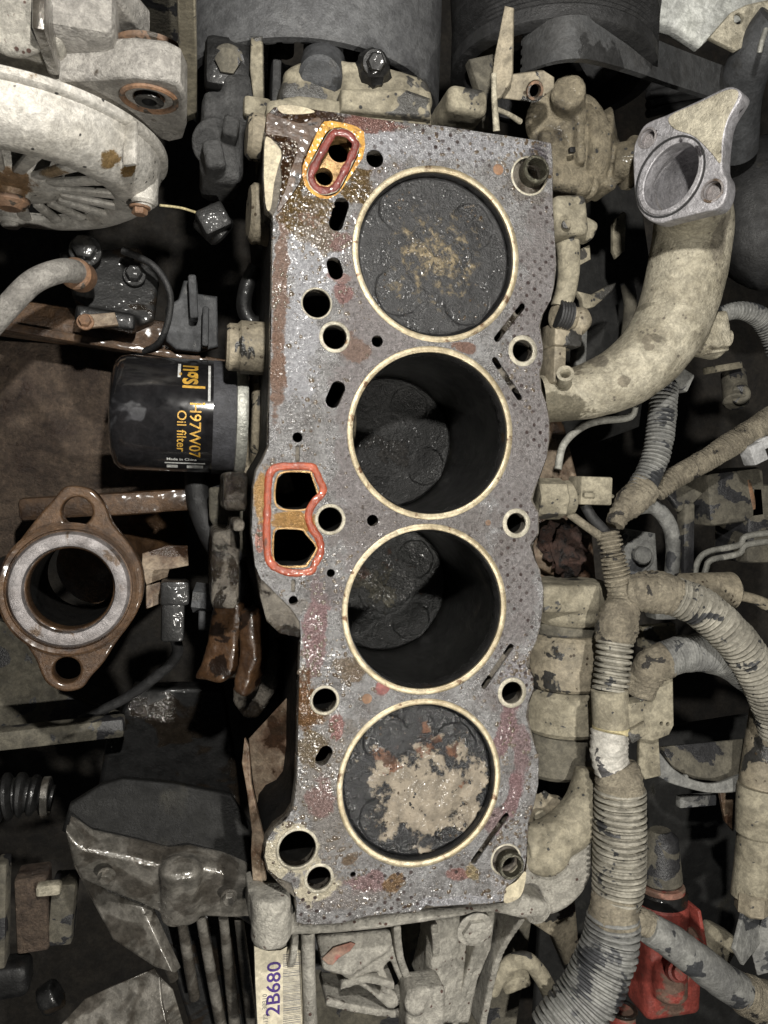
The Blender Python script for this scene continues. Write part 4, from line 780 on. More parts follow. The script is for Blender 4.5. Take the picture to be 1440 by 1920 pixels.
thing('water_elbow', 'pale aluminium elbow pipe with a three-hole triangular flange', 'pipe',
      [Part('pipe', tube(elb[1:], seg=48, step=2, jit=.5, capr=False), 'elbow'),
       Part('flange', plate([('m', flo), hE, ('c', (1214, 259), 4.3), ('c', (1336, 358), 4.6), ('c', (1367, 191), 2.2)], fo_, fn, 10, .9), 'machined', subs=[Part('sealing_rim', rimE, 'machined'), Part('bolt_seat', lathe([(5.4, 0), (5.4, .5), (4.4, .6), (4.2, -4), (.05, -4)], inpl(1214, 259), fn, 36, cap=False), 'seal_steel'), Part('bolt_seat', lathe([(5.8, 0), (5.8, .5), (4.7, .6), (4.5, -4), (.05, -4)], inpl(1336, 358), fn, 36, cap=False), 'seal_steel')]),
       Part('raw_face', plate([('m', [(1256, 217), (1312, 191), (1364, 168), (1384, 176), (1362, 225), (1353, 262), (1350, 305), (1332, 285), (1300, 255), (1262, 240)])], fo_+fnn*.5, fn, 1, .3), 'elbow'),
       Part('residue', plate([ell(1257, 331, 85, 57, -58), ell(1257, 331, 81, 53, -58)], fo_+fnn*.25, fn, .4, .05), 'rubber'), Part('throat', lathe([(17.2, -1), (16.8, -8), (16.2, -30), (12, -44), (.05, -46)], inpl(1258, 330), fn, 48, cap=False), 'machined'),
       Part('nipple', lathe([(4, -14), (4, -2), (4.9, -1.4), (4.9, 0), (3.2, .2), (2.6, -.6), (2.6, -14)], P(1060, 700, z=-38), (-.45, .35, 1), 36, cap=False), 'elbow'),
       Part('sensor_boss', join(cyl(P(1300, 630, z=-54), P(1345, 640, z=-58), 12, 2), box(P(1335, 622, z=-50), (14, 22, 18), rz(12), 2)), 'elbow', cast=(1.1, 3, .4), subs=[Part('cap', lathe([(5, 0), (5, 4), (3.5, 5)], P(1356, 634, z=-52), (1, 0, .2), 24), 'elbow'), Part('lug', box(P(1335, 655, z=-52), (16, 6, 12), rz(12), 1.5), 'elbow')])])
# ================================================================== injector rail stack beside the deck
thing('hose_stack', 'dusty tan hose fitting with clamped joints along the upper right block edge', 'hose',
      [Part('hose', tube(px_path((1060, 430, -42, 21), (1066, 480, -42, 21), (1064, 530, -44, 19), (1052, 575, -46, 19)), seg=28, jit=.5), 'dust'),
       Part('upper_clamp', join(box(P(1058, 412, z=-38), (20, 22, 20), rz(8), 3), box(P(1092, 432, z=-44), (13, 12, 14), rz(-20), 3)), 'dust', cast=(1.1, 3, .5)),
       Part('clamp_screw', cyl(P(1062, 420, z=-24), P(1062, 420, z=-34), 2.6, .5, 20), 'dust'),
       Part('clip', plate([[(1083, 470), (1106, 458), (1108, 486), (1086, 498)]], P(1095, 478, z=-50), (.2, 0, 1), 3, .4), 'dust'),
       Part('lower_clamp', join(cyl(P(1040, 592, z=-46), P(1072, 596, z=-48), 8, 1), blob(P(1086, 602, z=-50), 7, 8, 8, .1, 2)), 'dust_oiled', cast=(1.0, 3, .3)),
       Part('toothed_wheel', lathe([(7.6+(.5 if i % 2 else 0), i*.9) for i in range(10)], P(1044, 588, z=-44), (1, -.1, 0), 30), 'rubber'),
       Part('clamp_screw', cyl(P(1076, 588, z=-38), P(1076, 588, z=-48), 2.6, .5, 20), 'dust_oiled'),
       Part('joint', join(box(P(1052, 632, z=-55), (18, 14, 20), bev=2), box(P(1036, 680, z=-58), (8, 26, 20), bev=1.5)), 'dust_oiled')])
thing('rear_lines', 'tan bracket arm behind the clamped hose fitting', 'bracket', [Part('arm', plate([[(1082, 545), (1110, 552), (1140, 535), (1156, 530), (1150, 545), (1115, 575), (1095, 580), (1092, 560)]], P(1120, 560, z=-90), (0, 0, 1), 6, 1), 'dust'), Part('post', box(P(1085, 640, z=-95), (8, 34, 10), bev=2), 'conduit_grey')])
one('hanging_strap', 'short tan strap hanging in the dark behind the elbow', 'strap', plate([[(1156, 408), (1170, 396), (1175, 400), (1172, 470), (1156, 484), (1150, 470), (1150, 420)]], P(1162, 440, z=-110), (0, 0, 1), 4, .8), 'dust')
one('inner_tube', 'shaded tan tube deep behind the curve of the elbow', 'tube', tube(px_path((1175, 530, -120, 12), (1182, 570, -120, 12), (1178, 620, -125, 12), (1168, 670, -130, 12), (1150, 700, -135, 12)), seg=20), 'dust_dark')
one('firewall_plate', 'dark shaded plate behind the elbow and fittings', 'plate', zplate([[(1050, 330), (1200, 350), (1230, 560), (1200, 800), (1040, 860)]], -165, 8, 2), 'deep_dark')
# ================================================================== wiring harness
def cond(name, pts, pitch=2.9, depth=1.0, mat='conduit', sd=1, **k): return Part(name, tube(px_path(*pts), rib=(pitch, depth), seg=32, jit=.8, sd=sd, **k), mat)
def tp(pts, mat='tape', sd=0): return Part('tape_wrap', tube(px_path(*pts), seg=34, step=.8, jit=1.7, rib=(3.1, .28), sd=sd), mat)
thing('wiring_harness', 'thick dusty corrugated wiring loom with taped joints running down beside the block', 'wiring loom',
      [cond('conduit', [(1249, 722, -78, 24), (1243, 765, -74, 25), (1238, 815, -70, 25), (1226, 865, -68, 25), (1208, 905, -66, 25), (1186, 938, -64, 25)], 2.75, 1.0, 'conduit_grey', 3),
       tp([(1212, 912, -65, 28), (1190, 934, -64, 29), (1166, 960, -63, 22), (1152, 985, -62, 18)], sd=4),
       Part('connector', join(box(P(1268, 712, z=-84), (15, 13, 14), rz(-25), 1.5), box(P(1252, 705, z=-84), (10, 11, 12), rz(-25), 1.5)), 'conduit_grey'),
       cond('conduit', [(1139, 998, -60, 20), (1145, 1025, -58, 23), (1151, 1055, -57, 24), (1158, 1085, -56, 24), (1163, 1105, -56, 22)], 2.5, .8, 'tape', 5),
       tp([(1163, 1100, -56, 22), (1166, 1125, -54, 28), (1162, 1150, -52, 36), (1156, 1180, -51, 37), (1154, 1205, -50, 35)], sd=6),
       cond('conduit', [(1154, 1200, -50, 34), (1150, 1235, -49, 33), (1146, 1270, -48, 33), (1143, 1295, -47, 32)], 3.5, 1.5, 'conduit', 7),
       tp([(1143, 1372, -44, 34), (1140, 1400, -43, 34), (1142, 1425, -43, 32), (1148, 1440, -43, 31)], 'white_tape', 8),
       tp([(1152, 1436, -43, 34), (1158, 1455, -42, 40), (1162, 1484, -41, 43)], sd=9),
       cond('conduit', [(1162, 1476, -41, 44), (1163, 1520, -40, 45), (1162, 1580, -39, 45), (1160, 1640, -39, 44), (1156, 1690, -39, 40)], 3.7, 1.5, 'conduit', 11),
       tp([(1157, 1678, -39, 39), (1152, 1700, -38, 41), (1150, 1722, -38, 42)], sd=12),
       cond('conduit', [(1150, 1712, -38, 42), (1147, 1755, -37, 46), (1130, 1812, -36, 47), (1104, 1866, -35, 48), (1074, 1905, -35, 48), (1040, 1950, -35, 48)], 3.7, 1.4, 'conduit_grey', 13),
       tp([(1186, 1112, -52, 30), (1205, 1110, -48, 36), (1240, 1112, -44, 38), (1268, 1118, -42, 36)], sd=14),
       cond('conduit', [(1262, 1116, -42, 36), (1310, 1138, -40, 36), (1356, 1176, -39, 36), (1396, 1222, -39, 36), (1428, 1272, -40, 36), (1450, 1320, -42, 36), (1465, 1370, -44, 36)], 3.3, 1.3, 'conduit', 15),
       tp([(1198, 1300, -72, 26), (1205, 1275, -70, 30), (1222, 1248, -66, 32), (1250, 1235, -64, 33)], sd=16),
       cond('conduit', [(1246, 1236, -64, 32), (1285, 1226, -63, 33), (1330, 1226, -63, 33), (1380, 1245, -64, 33), (1425, 1280, -66, 33), (1470, 1330, -68, 33)], 1.9, .4, 'conduit_grey', 17),
       tp([(1176, 1735, -46, 22), (1200, 1728, -46, 20), (1218, 1735, -47, 20)], sd=18),
       Part('sleeve', tube(px_path((1212, 1738, -47, 24), (1250, 1760, -48, 26), (1300, 1796, -50, 27), (1350, 1835, -54, 27), (1385, 1858, -58, 26)), seg=28, jit=.6), 'conduit_grey'),
       tp([(1375, 1852, -57, 24), (1410, 1872, -60, 30), (1450, 1885, -62, 30)], sd=19),
       Part('clamp', join(lathe([(9.5, -1), (11, 0), (11, 22), (9.5, 23)], P(1146, 1362, z=-46), P(1143, 1300, z=-47)-P(1146, 1362, z=-46), 40, cap=False), box(P(1183, 1335, z=-44), (12, 15, 12), rz(5), 1.5), box(P(1190, 1370, z=-40), (13, 8, 9), rz(28), 1)), 'dust', subs=[Part('band', lathe([(10.9, 0), (11.3, .3), (11.3, 3.6), (10.9, 4)], P(1146, 1372, z=-46), (0, 1, 0), 40, cap=False), 'yellow_band')]),
       Part('wire', tube(px_path((1066, 962, -62, 8), (1090, 980, -60, 8), (1115, 998, -60, 8), (1132, 1010, -60, 9)), seg=14), 'tape'),
       Part('wire', tube(px_path((1096, 945, -62, 10), (1110, 970, -62, 10), (1128, 990, -61, 10), (1140, 1005, -60, 10)), seg=14), 'rubber')])
thing('side_conduit', 'slender tan corrugated conduit crossing behind the harness to a white plug', 'wiring conduit',
      [cond('conduit', [(1230, 925, -100, 17), (1262, 898, -98, 19), (1310, 870, -97, 20), (1360, 840, -96, 21), (1410, 808, -96, 22), (1470, 770, -96, 22)], 2.3, .7, 'tape', 21),
       Part('plug', join(box(P(1412, 850, z=-92), (12, 14, 12), rz(25), 1.2), box(P(1425, 832, z=-92), (10, 8, 10), rz(25), 1)), 'connector_white')])
one('ribbed_hose', 'dark grey ribbed hose curving down from behind the elbow', 'hose', tube(px_path((1350, 590, -90, 14), (1385, 582, -88, 15), (1420, 592, -88, 18), (1445, 620, -88, 20), (1460, 660, -88, 20)), rib=(2.4, .9), seg=26, sd=4), 'conduit_grey')
# sensor on the block flank
thing('knock_sensor', 'dusty tan hexagonal sensor with a square plug on the right block flank', 'sensor',
      [Part('body', join(cyl(P(1000, 935, z=-62), P(1052, 935, z=-62), 12.5, 1, seg=8), cyl(P(1052, 935, z=-62), P(1070, 932, z=-62), 10.5, 1)), 'dust'), Part('plug', box(P(1106, 920, z=-60), (21, 17, 17), bev=1.2), 'dust'), Part('latch', join(box(P(1104, 928, z=-50), (7, 2.5, 3), bev=.5), ring(P(1143, 932, z=-56), (0, 1, .3), 2.6, 1.8, 1.5)), 'dust'),
       Part('pipe', tube(px_path((1046, 880, -74, 7), (1056, 835, -76, 7), (1085, 805, -78, 7), (1120, 790, -80, 7), (1180, 782, -78, 7), (1192, 762, -74, 5)), seg=16), 'brake_line')])
# ================================================================== starter motor and right flank
sx_ = P(1062, 1200, z=-95)
def sy(py, z=-80): return P(1060, py, z=z).y
thing('starter_motor', 'dusty tan starter motor body lying along the lower right block flank', 'starter',
      [Part('end_cap', join(cyl((sx_.x+2, sy(1176), -96), (sx_.x+2, sy(1092), -96), 25, 4), box(P(1062, 1120, z=-78), (40, 18, 18), bev=3)), 'dust', cast=(1.2, 3, .4)),
       Part('collar', cyl((sx_.x, sy(1202), -100), (sx_.x, sy(1170), -100), 22, 2), 'dust_dark'),
       Part('yoke', cyl((sx_.x+2, sy(1298), -98), (sx_.x+2, sy(1196), -98), 27, 2.5), 'dust_oiled'),
       Part('field_case', cyl((sx_.x+2, sy(1384), -100), (sx_.x+2, sy(1300), -100), 28, 3), 'dust'),
       Part('drive_end', cyl((sx_.x, sy(1470), -104), (sx_.x, sy(1380), -104), 25, 3), 'dust_dark')])
thing('starter_flange', 'tan cast flange housing bolted below the starter motor', 'casting',
      [Part('housing', join(tube(px_path((985, 1585, -62, 34), (1030, 1575, -60, 38), (1075, 1545, -62, 40), (1100, 1500, -66, 36), (1108, 1440, -70, 28)), seg=32), cyl(P(1020, 1590, z=-52), P(1020, 1590, z=-90), 16, 4)), 'dust', cast=(1.3, 5, .7)),
       Part('lower_case', join(zplate([('m', [(975, 1612), (1040, 1612), (1080, 1590), (1115, 1560), (1112, 1640), (1085, 1690), (1030, 1720), (985, 1690)])], -54, 60, 4), cyl(P(1006, 1700, z=-40), P(1006, 1700, z=-80), 7, 1)), 'bell', cast=(1.2, 4, .6)),
       Part('plug', lathe([(4, 0), (4, 1), (2.5, 1.5), (.05, 1.6)], P(1012, 1530, z=-70), (0, 0, 1), 24), 'elbow', subs=[Part('seat', blob(P(1020, 1520, z=-78), 14, 12, 6, .3, 3), 'dust_oiled')]), Part('bolt', hexbolt(P(1008, 1706, z=-39), (0, 0, 1), 6, 4), 'bell')])
one('intake_gasket_scrap', 'scrap of dark red rusty wadding between block and harness', 'scrap', blob(P(1055, 1030, z=-104), 15, 15, 8, .7, 9, 4), 'wadding')
one('flank_plate', 'shaded brown plate beside the upper right block flank', 'plate', join(zplate([[(1010, 700), (1060, 800), (1085, 900), (1040, 1080), (1000, 1060), (1000, 720)]], -110, 10, 2), zplate([[(1000, 975), (1110, 985), (1120, 1100), (1000, 1100)]], -120, 10, 2)), 'rusty_sheet')
# ================================================================== right background
thing('abs_bracket', 'grey mounting bracket with a big washer bolt behind the harness', 'bracket',
      [Part('plate', plate([[(1170, 990), (1230, 1000), (1235, 1080), (1215, 1090), (1165, 1070), (1160, 1030)]], P(1200, 1040, z=-105), (-.1, 0, 1), 6, 1.5), 'conduit_grey'),
       Part('arch', tube(px_path((1180, 955, -112, 14), (1225, 950, -112, 14), (1255, 985, -112, 14), (1262, 1030, -112, 13), (1258, 1085, -112, 13)), seg=18), 'conduit_grey'),
       Part('bolt', join(lathe([(11.5, 0), (11.5, 1.5), (10, 2.2), (7, 2.2)], P(1196, 1040, z=-105), (-.1, 0, 1), 40), lathe([(6.2, 2), (6.2, 8), (5, 9.5), (.05, 10)], P(1196, 1040, z=-105), (-.1, 0, 1), 32)), 'conduit_grey'),
       Part('post', box(P(1285, 1010, z=-118), (9, 52, 10), rz(2), 2), 'dust_dark'), Part('tie', plate([[(1230, 905), (1262, 895), (1320, 925), (1300, 945), (1275, 960), (1262, 940)]], P(1270, 925, z=-115), (0, 0, 1), 6, 1.5), 'dust_dark')])
for dx, dy, lb in ((0, 0, 'thin bent steel brake line running right beside the post of the grey bracket'), (14, 16, 'thin bent steel brake line, second away from the post of the grey bracket')):
    one('brake_line', lb, 'brake line', tube(px_path((1450, 998+dy, -130, 5.5), (1398, 1006+dy, -130, 5.5), (1385, 1022+dy, -130, 5.5), (1330+dx*.3, 1034+dy, -130, 5.5), (1310+dx, 1050+dy, -131, 5.5), (1303+dx, 1080+dy, -132, 5.5), (1303+dx, 1130, -134, 5.5)), seg=12), 'brake_line', 'brake lines')
thing('modulator_block', 'dusty metal block with fittings in the dark right of the harness', 'valve block',
      [Part('block', join(box(P(1350, 930, z=-150), (50, 40, 40), rz(8), 4), box(P(1400, 980, z=-150), (30, 60, 40), bev=4)), 'dust_dark'), Part('fitting', cyl(P(1388, 740, z=-120), P(1388, 735, z=-140), 7, 1), 'dust_dark'), Part('fitting', cyl(P(1380, 755, z=-125), P(1375, 700, z=-140), 9, 1), 'dust_dark'), Part('lever', box(P(1355, 690, z=-125), (30, 5, 6), rz(12), 1), 'dust'), Part('rust_tube', tube(px_path((1395, 900, -135, 12), (1405, 950, -135, 12), (1400, 1010, -138, 12)), seg=18), 'rust_bush')])
thing('canister', 'dusty tan canister with a pipe stub, behind the upper branch conduit', 'canister',
      [Part('body', cyl(P(1262, 1105, z=-90), P(1378, 1108, z=-90), 11, 4, r2=13), 'dust_oiled'), Part('stub', tube(px_path((1375, 1115, -90, 9), (1410, 1122, -90, 9), (1450, 1140, -90, 12)), seg=18), 'dust_oiled')])
thing('loom_bracket', 'tan steel bracket with two small holes carrying the harness clamp', 'bracket',
      [Part('plate', plate([[(1190, 1290), (1262, 1268), (1264, 1360), (1255, 1378), (1225, 1390), (1185, 1385)], ('c', (1241, 1357), 1.2), ('c', (1253, 1358), 1.2)], P(1225, 1330, z=-66), (-.05, 0, 1), 4, .8), 'dust'),
       Part('upright', plate([[(1205, 1175), (1268, 1170), (1270, 1215), (1240, 1230), (1205, 1215)]], P(1240, 1200, z=-84), (0, 0, 1), 8, 1.5), 'dust'), Part('foot', plate([[(1200, 1380), (1235, 1378), (1240, 1455), (1210, 1462), (1198, 1440)]], P(1218, 1420, z=-72), (-.05, 0, 1), 4, .8), 'dust'), Part('post', box(P(1240, 1140, z=-90), (17, 14, 14), bev=2), 'conduit_grey')])
thing('curved_shield', 'curved pale steel shield with small holes right of the harness', 'shield',
      [Part('rim', plate([('m', [(1228, 1402), (1262, 1440), (1300, 1462), (1345, 1468), (1400, 1450), (1402, 1480), (1340, 1487), (1290, 1478), (1245, 1462), (1225, 1435)]), ('c', (1288, 1457), 1.6)], P(1300, 1460, z=-84), (0, .25, 1), 4, .8), 'conduit_grey'),
       Part('web', plate([[(1240, 1400), (1400, 1385), (1402, 1452), (1345, 1466), (1300, 1460), (1262, 1440)]], P(1320, 1430, z=-94), (0, .3, 1), 4, .8), 'dust_dark'), Part('tab', plate([[(1350, 1485), (1385, 1483), (1376, 1560), (1360, 1540)]], P(1368, 1510, z=-96), (0, 0, 1), 3, .5), 'rusty_sheet'), Part('tie', box(P(1305, 1500, z=-110), (30, 8, 6), bev=1), 'conduit_grey')])
thing('brake_hose', 'upright tan hose with stepped collars at the right wing', 'hose',
      [Part('hose', tube(px_path((1450, 1330, -70, 36), (1436, 1420, -70, 36), (1425, 1500, -70, 36)), seg=30), 'dust_oiled'), Part('collar', tube(px_path((1426, 1474, -68, 36), (1422, 1520, -68, 35), (1420, 1560, -68, 34)), seg=30), 'dust'), Part('lower_hose', tube(px_path((1420, 1550, -70, 30), (1414, 1620, -70, 30), (1410, 1680, -70, 32)), seg=30), 'dust'),
       Part('nut', cyl(P(1412, 1670, z=-66), P(1410, 1710, z=-66), 11, 1.5, 8), 'dust_oiled')])
one('crumpled_sleeve', 'crumpled grey plastic sleeve below the stepped hose', 'sleeve', join(plate([[(1395, 1712), (1430, 1720), (1425, 1770), (1395, 1810), (1378, 1780)]], P(1400, 1760, z=-60), (.4, .2, 1), 3, .6), plate([[(1430, 1720), (1460, 1710), (1460, 1820), (1420, 1830), (1410, 1790)]], P(1435, 1770, z=-64), (-.4, 0, 1), 3, .6)), 'conduit_grey')
# red hydraulic jack
rx = P(1240, 1620, z=-105)
jc = lambda py, z=-105: Vector((rx.x, P(1240, py, z=z).y, z))
thing('bottle_jack', 'red painted jack with a dark ram cap under the harness', 'jack',
      [Part('ram_cap', cyl(jc(1660), jc(1556)+Vector((-2, 0, 0)), 15, 5, r2=12), 'dust_dark'), Part('collar', cyl(jc(1668), jc(1655), 16.5, 1), 'red_dust'), Part('gland', cyl(jc(1688), jc(1664), 18.5, 1.5), 'black_metal'),
       Part('cylinder', cyl(jc(1740), jc(1684), 19.5, 2), 'red_paint'), Part('rib', box(P(1302, 1735, z=-100), (3, 34, 20), rz(14), 1), 'red_paint'), Part('base', join(box(P(1245, 1810, z=-110), (44, 60, 30), bev=5), cyl(P(1255, 1870, z=-92), P(1255, 1800, z=-92), 12, 3)), 'red_paint', cast=(1.3, 4, .4)),
       Part('release_valve', lathe([(6, 0), (6, 4), (4.5, 5), (4.5, 9), (.05, 9.5)], P(1262, 1822, z=-82), (0, .5, 1), 24), 'red_paint'), Part('pump_stub', cyl(P(1165, 1895, z=-70), P(1165, 1940, z=-70), 9, 1.5), 'red_paint', subs=[Part('o_ring', ring(P(1167, 1896, z=-70), (0, 1, 0), 9.6, 7, 2), 'black_metal')]),
       Part('saddle', box(P(1340, 1770, z=-100), (22, 24, 20), rz(-30), 4), 'dust')])
# ================================================================== bell housing, bottom
def zq(*p): return Q(440, 1380, 2.4, *p)
def zt(*p): return Q(460, 1650, 6, *p)
bell = [Part('flange', join(zplate([zq((60, 700), (100, 690), (280, 700), (275, 850), (400, 858), (620, 822), (830, 800), (970, 790), (1190, 760), (1300, 720), (1420, 760), (1410, 820), (1300, 830), (1150, 800), (960, 832), (640, 880), (420, 900), (280, 905), (90, 890), (60, 820))], -12, 22, 3), cyl(P(508, 1672, z=-10), P(508, 1760, z=-14), 10, 2), cyl(P(890, 1700, z=-22), P(888, 1752, z=-24), 8, 1.5)), 'bell', cast=(1.1, 4, .6)),
        Part('case_wall', zplate([[(480, 1740), (1000, 1715), (960, 1990), (470, 1990)]], -100, 10, 2), 'dust_dark'),
        Part('upright_rib', tube(px_path((577, 1745, -26, 12), (579, 1830, -28, 11), (584, 1960, -30, 11)), seg=18), 'bell'),
        Part('triangle_web', join(plate([zq((480, 1080), (560, 1060), (700, 960), (740, 880), (780, 1100), (800, 1170), (720, 1230), (690, 1230), (600, 1150)), zq((560, 1086), (640, 1062), (668, 1180), (622, 1148)), zq((672, 1046), (702, 1010), (736, 1095), (762, 1150), (737, 1172), (714, 1148))], P(690, 1850, z=-40), (0, 0, 1), 10, .8), plate([zq((370, 900), (740, 870), (700, 970), (520, 1090), (400, 1060))], P(650, 1780, z=-38), (0, .2, 1), 12, 2)), 'bell', cast=(1.1, 3, .8)),
        Part('right_wall', plate([zq((900, 830), (1180, 790), (1160, 960), (1100, 1100), (1060, 1300), (850, 1300), (890, 1120))], P(870, 1800, z=-46), (.3, 0, 1), 10, 2), 'bell', cast=(1.3, 3, .8)),
        Part('boss', join(box(P(790, 1895, z=-34), (22, 36, 20), bev=3), cyl(P(778, 1880, z=-24), P(778, 1880, z=-40), 6, 1)), 'bell', cast=(1.1, 3, .5)),
        Part('bolt', hexbolt(P(890, 1742, z=-13), (0, -.2, 1), 7.5, 4), 'bell'), Part('paint_mark', plate([zt((860, 890), (990, 760), (1190, 700), (1240, 720), (1180, 800), (1050, 880), (980, 960), (930, 950))], P(630, 1785, z=-36.6), (0, .2, 1), 1.2, .3), 'red_dust')]
for pts in ([(745, 1738, -30, 9), (752, 1800, -36, 9), (775, 1860, -38, 10), (800, 1930, -40, 12)], [(815, 1735, -28, 9), (818, 1790, -40, 9), (800, 1860, -46, 9)], [(905, 1750, -30, 10), (880, 1830, -42, 10), (850, 1940, -50, 11)], [(980, 1725, -34, 9), (935, 1800, -48, 10), (905, 1930, -56, 11)], [(640, 1850, -40, 7), (690, 1838, -38, 7), (740, 1850, -38, 8)], [(612, 1880, -44, 6), (680, 1895, -44, 7), (760, 1905, -42, 7)]):
    bell.append(Part('rib', strip(catmull([tuple(P(a, b, z=z)) for a, b, z, r in pts], 10, False), (1, .12, 0) if abs(pts[-1][1]-pts[0][1]) > 60 else (.1, 1, 0), 4.2, 26), 'bell', cast=(.8, 3, .5)))
thing('bell_housing', 'pale cast gearbox bell housing with ribs, joined to the lower block edge', 'bell housing', bell)
# paper label with serial print
LZ = -32.0
paper = zplate([zt((100, 745), (180, 780), (260, 800), (400, 790), (480, 745), (560, 760), (640, 810), (660, 1200), (690, 1680), (140, 1680), (115, 1200))], LZ, .3, .05)
def lay(g, px, py, z):
    o = P(px, py, z=z); return [o+Vector((-v.y, v.x, 0)) for v in g[0]], g[1]
num = lay(text_g('2B680', 10.2, .14), 524, 1894, LZ+.12)
num = ([Vector((v.x, num[0][0].y+(v.y-num[0][0].y)*1.12, v.z)) for v in num[0]], num[1])
sm = join(lay(text_g('30310', 3.4, .03), 500, 1893, LZ+.12), lay(text_g('05173', 3.4, .03), 502, 1930, LZ+.12))
bars = []; rnd = random.Random(5)
pa, pb = P(529, 1790, z=LZ), P(568, 1925, z=LZ); yy = pa.y
while yy > pb.y:
    w = rnd.choice((.25, .25, .45, .7)); f = (pa.y-yy)/(pa.y-pb.y)
    bars.append(box((pa.x+5.1+f*1.2, yy-w/2, LZ+.06), (9.4, w, .12), bev=0)); yy -= w+rnd.choice((.35, .35, .6))
thing('serial_label', 'cream paper label with purple 2B680 print and a barcode on the bell housing', 'label', [Part('paper', paper, 'label_paper'), Part('number_print', num, 'purple_ink'), Part('small_print', sm, 'grey_ink'), Part('barcode', join(*bars), 'grey_ink')])
one('case_rib_backing', 'grey ribbed casing wall under the paper label', 'casting', join(zplate([[(478, 1765), (570, 1765), (578, 1990), (482, 1990)]], -33.2, 14, 2), cyl(P(540, 1765, z=-38), P(552, 1765, z=-38), 12)), 'bell')
# left wing of the bell housing
def zw(*p): return Q(0, 1400, 2.769, *p)
wing = [Part('cover_face', plate([zw((320, 440), (360, 300), (520, 200), (640, 165), (900, 190), (1200, 250), (1300, 400), (1310, 690), (1150, 640), (970, 600), (850, 610), (700, 570), (450, 520))], P(280, 1560, z=-66), (0, .15, 1), 8, 1.5), 'sump_black'),
        Part('rim_wall', join(plate([zw((330, 450), (450, 535), (700, 585), (850, 622), (970, 612), (1150, 650), (1330, 720), (1320, 960), (1240, 900), (1000, 890), (860, 890), (740, 830), (560, 760), (420, 700), (370, 610))], P(290, 1650, z=-54), (-.1, -.35, 1), 16, 3), cyl(P(330, 1622, z=-48), P(330, 1718, z=-66), 8, 2), cyl(P(352, 1622, z=-48), P(352, 1718, z=-66), 7, 2)), 'bell_oily', cast=(1.0, 3, .15)),
        Part('cone_wall', plate([zw((370, 610), (560, 760), (740, 830), (900, 1180), (800, 1150), (580, 1010), (470, 800))], P(220, 1730, z=-70), (-.5, .2, 1), 10, 2), 'bell_oily'),
        Part('lower_wall', plate([zw((740, 830), (1320, 900), (1340, 1500), (1000, 1500), (900, 1180))], P(380, 1800, z=-92), (0, 0, 1), 10, 2), 'black_metal')]
for a, b in (((760, 850), (900, 1200)), ((940, 890), (1010, 1300)), ((1040, 880), (1150, 1460)), ((1160, 890), (1220, 1460)), ((1240, 890), (1310, 1460))):
    (x0, y0), (x1, y1) = zw(a)[0], zw(b)[0]
    wing.append(Part('rib', tube(px_path((x0, y0, -66, 8), ((x0+x1)/2, (y0+y1)/2, -76, 9), (x1, y1, -84, 9)), seg=16), 'bell_oily'))
for a, b in ((200, 1640), (430, 1680)): wing.append(Part('stud', hexbolt(P(a, b, z=-49), (-.1, -.3, 1), 3.4, 4), 'bell_oily'))
thing('housing_wing', 'oil-black flank of the gearbox housing with bright wet ribs', 'casting', wing)
one('foil_shield', 'crumpled dark metal shield below the oily gearbox flank', 'shield', join(plate([zw((570, 1250), (800, 1150), (830, 1200), (840, 1320), (870, 1460), (300, 1460), (440, 1310))], P(230, 1870, z=-70), (-.2, .4, 1), 3, .6), plate([zw((820, 1180), (900, 1260), (960, 1460), (860, 1460), (840, 1320))], P(318, 1870, z=-74), (.5, .2, 1), 3, .6)), 'bell_oily')
thing('subframe_post', 'brown subframe post standing in the dark lower left corner', 'post', [Part('post', box(P(65, 1700, z=-130), (18, 46, 20), rz(3), 2), 'rust_panel'), Part('post', box(P(120, 1700, z=-132), (14, 38, 20), rz(-3), 2), 'dust_dark'), Part('clip', box(P(92, 1665, z=-118), (14, 7, 8), bev=2), 'elbow'), Part('edge', box(P(5, 1720, z=-120), (6, 70, 14), bev=1), 'dust_dark')])
one('corner_clutter', 'greasy metal lug at the bottom left corner', 'lug', join(box(P(15, 1830, z=-120), (26, 20, 20), bev=5), cyl(P(80, 1880, z=-120), P(110, 1860, z=-120), 9)), 'black_metal', cast=(1.4, 4, 1))
thing('drive_shaft_boot', 'dark oily shaft boot in the lower left shadows', 'shaft', [Part('boot', tube(px_path((-20, 1500, -130, 40), (40, 1490, -130, 36), (100, 1495, -130, 28)), rib=(7, 2), seg=28), 'black_metal'), Part('ring', ring(P(80, 1495, z=-128), (1, 0, 0), 12, 9, 4), 'bell_oily')])
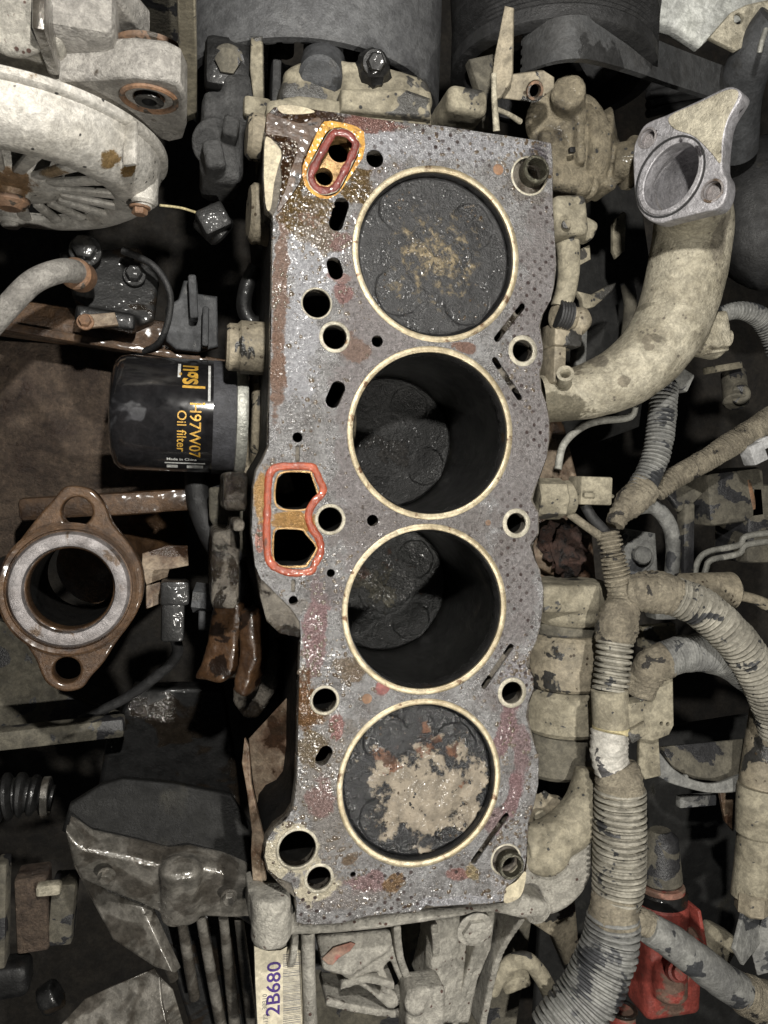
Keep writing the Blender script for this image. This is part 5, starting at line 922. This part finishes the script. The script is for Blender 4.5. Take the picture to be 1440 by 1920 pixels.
# right lower fillers
one('lower_arch_bracket', 'tan arched bracket at the bottom between bell housing and harness', 'bracket', join(tube(px_path((920, 1860, -62, 14), (945, 1815, -58, 14), (985, 1800, -56, 14), (1015, 1830, -56, 14), (1040, 1880, -58, 14)), seg=18), plate([[(930, 1830), (985, 1795), (1000, 1850), (950, 1870)]], P(960, 1830, z=-66), (0, 0, 1), 6, 2)), 'dust', cast=(1.3, 4, .6))
one('sleeve_end', 'grey cut sleeve end with black specks under the lower loom', 'sleeve', plate([[(1012, 1905), (1058, 1862), (1110, 1920), (1110, 1990), (1000, 1990)]], P(1055, 1910, z=-45), (-.1, .1, 1), 3, .5), 'conduit_grey')
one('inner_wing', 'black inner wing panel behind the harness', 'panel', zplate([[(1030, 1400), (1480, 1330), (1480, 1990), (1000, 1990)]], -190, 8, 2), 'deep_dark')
one('gear_strut', 'tan cast strut running down from the starter flange', 'strut', plate([[(980, 1720), (1080, 1690), (1090, 1800), (1070, 1830), (1040, 1760), (1010, 1740)]], P(1040, 1750, z=-80), (.2, 0, 1), 8, 2), 'dust_oiled')

one('black_hose', 'thick black rubber hose hanging in the gap beside the block flank', 'hose', tube(px_path((368, 880, -120, 22), (372, 940, -118, 22), (398, 1005, -112, 24), (436, 1065, -108, 26), (452, 1130, -110, 26), (446, 1200, -118, 24)), seg=28, jit=.4), 'rubber')
thing('flank_casting', 'greasy grey cast bracket on the block flank below the oil filter', 'bracket',
      [Part('bracket', join(plate([[(388, 915), (420, 905), (466, 915), (470, 1040), (440, 1060), (412, 1010), (390, 975)]], P(430, 980, z=-92), (-.3, 0, 1), 14, 2.5), cyl(P(440, 925, z=-84), P(440, 925, z=-100), 9, 2)), 'dust_dark', cast=(1.1, 3, .8)), Part('bolt', hexbolt(P(440, 926, z=-84), (-.2, 0, 1), 4.2, 4), 'black_metal')])
thing('pipe_clip', 'small bolted clip on the dark beam beside the coolant pipe', 'clip', [Part('strap', plate([[(150, 590), (215, 585), (222, 608), (155, 615)]], P(185, 600, z=-108), (0, .2, 1), 3, .6), 'rusty_sheet'), Part('bolt', hexbolt(P(160, 604, z=-107), (0, .2, 1), 3.6, 4), 'rust_bush')])
one('vacuum_tube', 'thin black tube looping across the dark gap above the oil filter', 'tube', tube(px_path((230, 470, -118, 6), (290, 500, -112, 6), (320, 560, -116, 6), (300, 640, -126, 6), (250, 665, -140, 6)), seg=12), 'rubber')
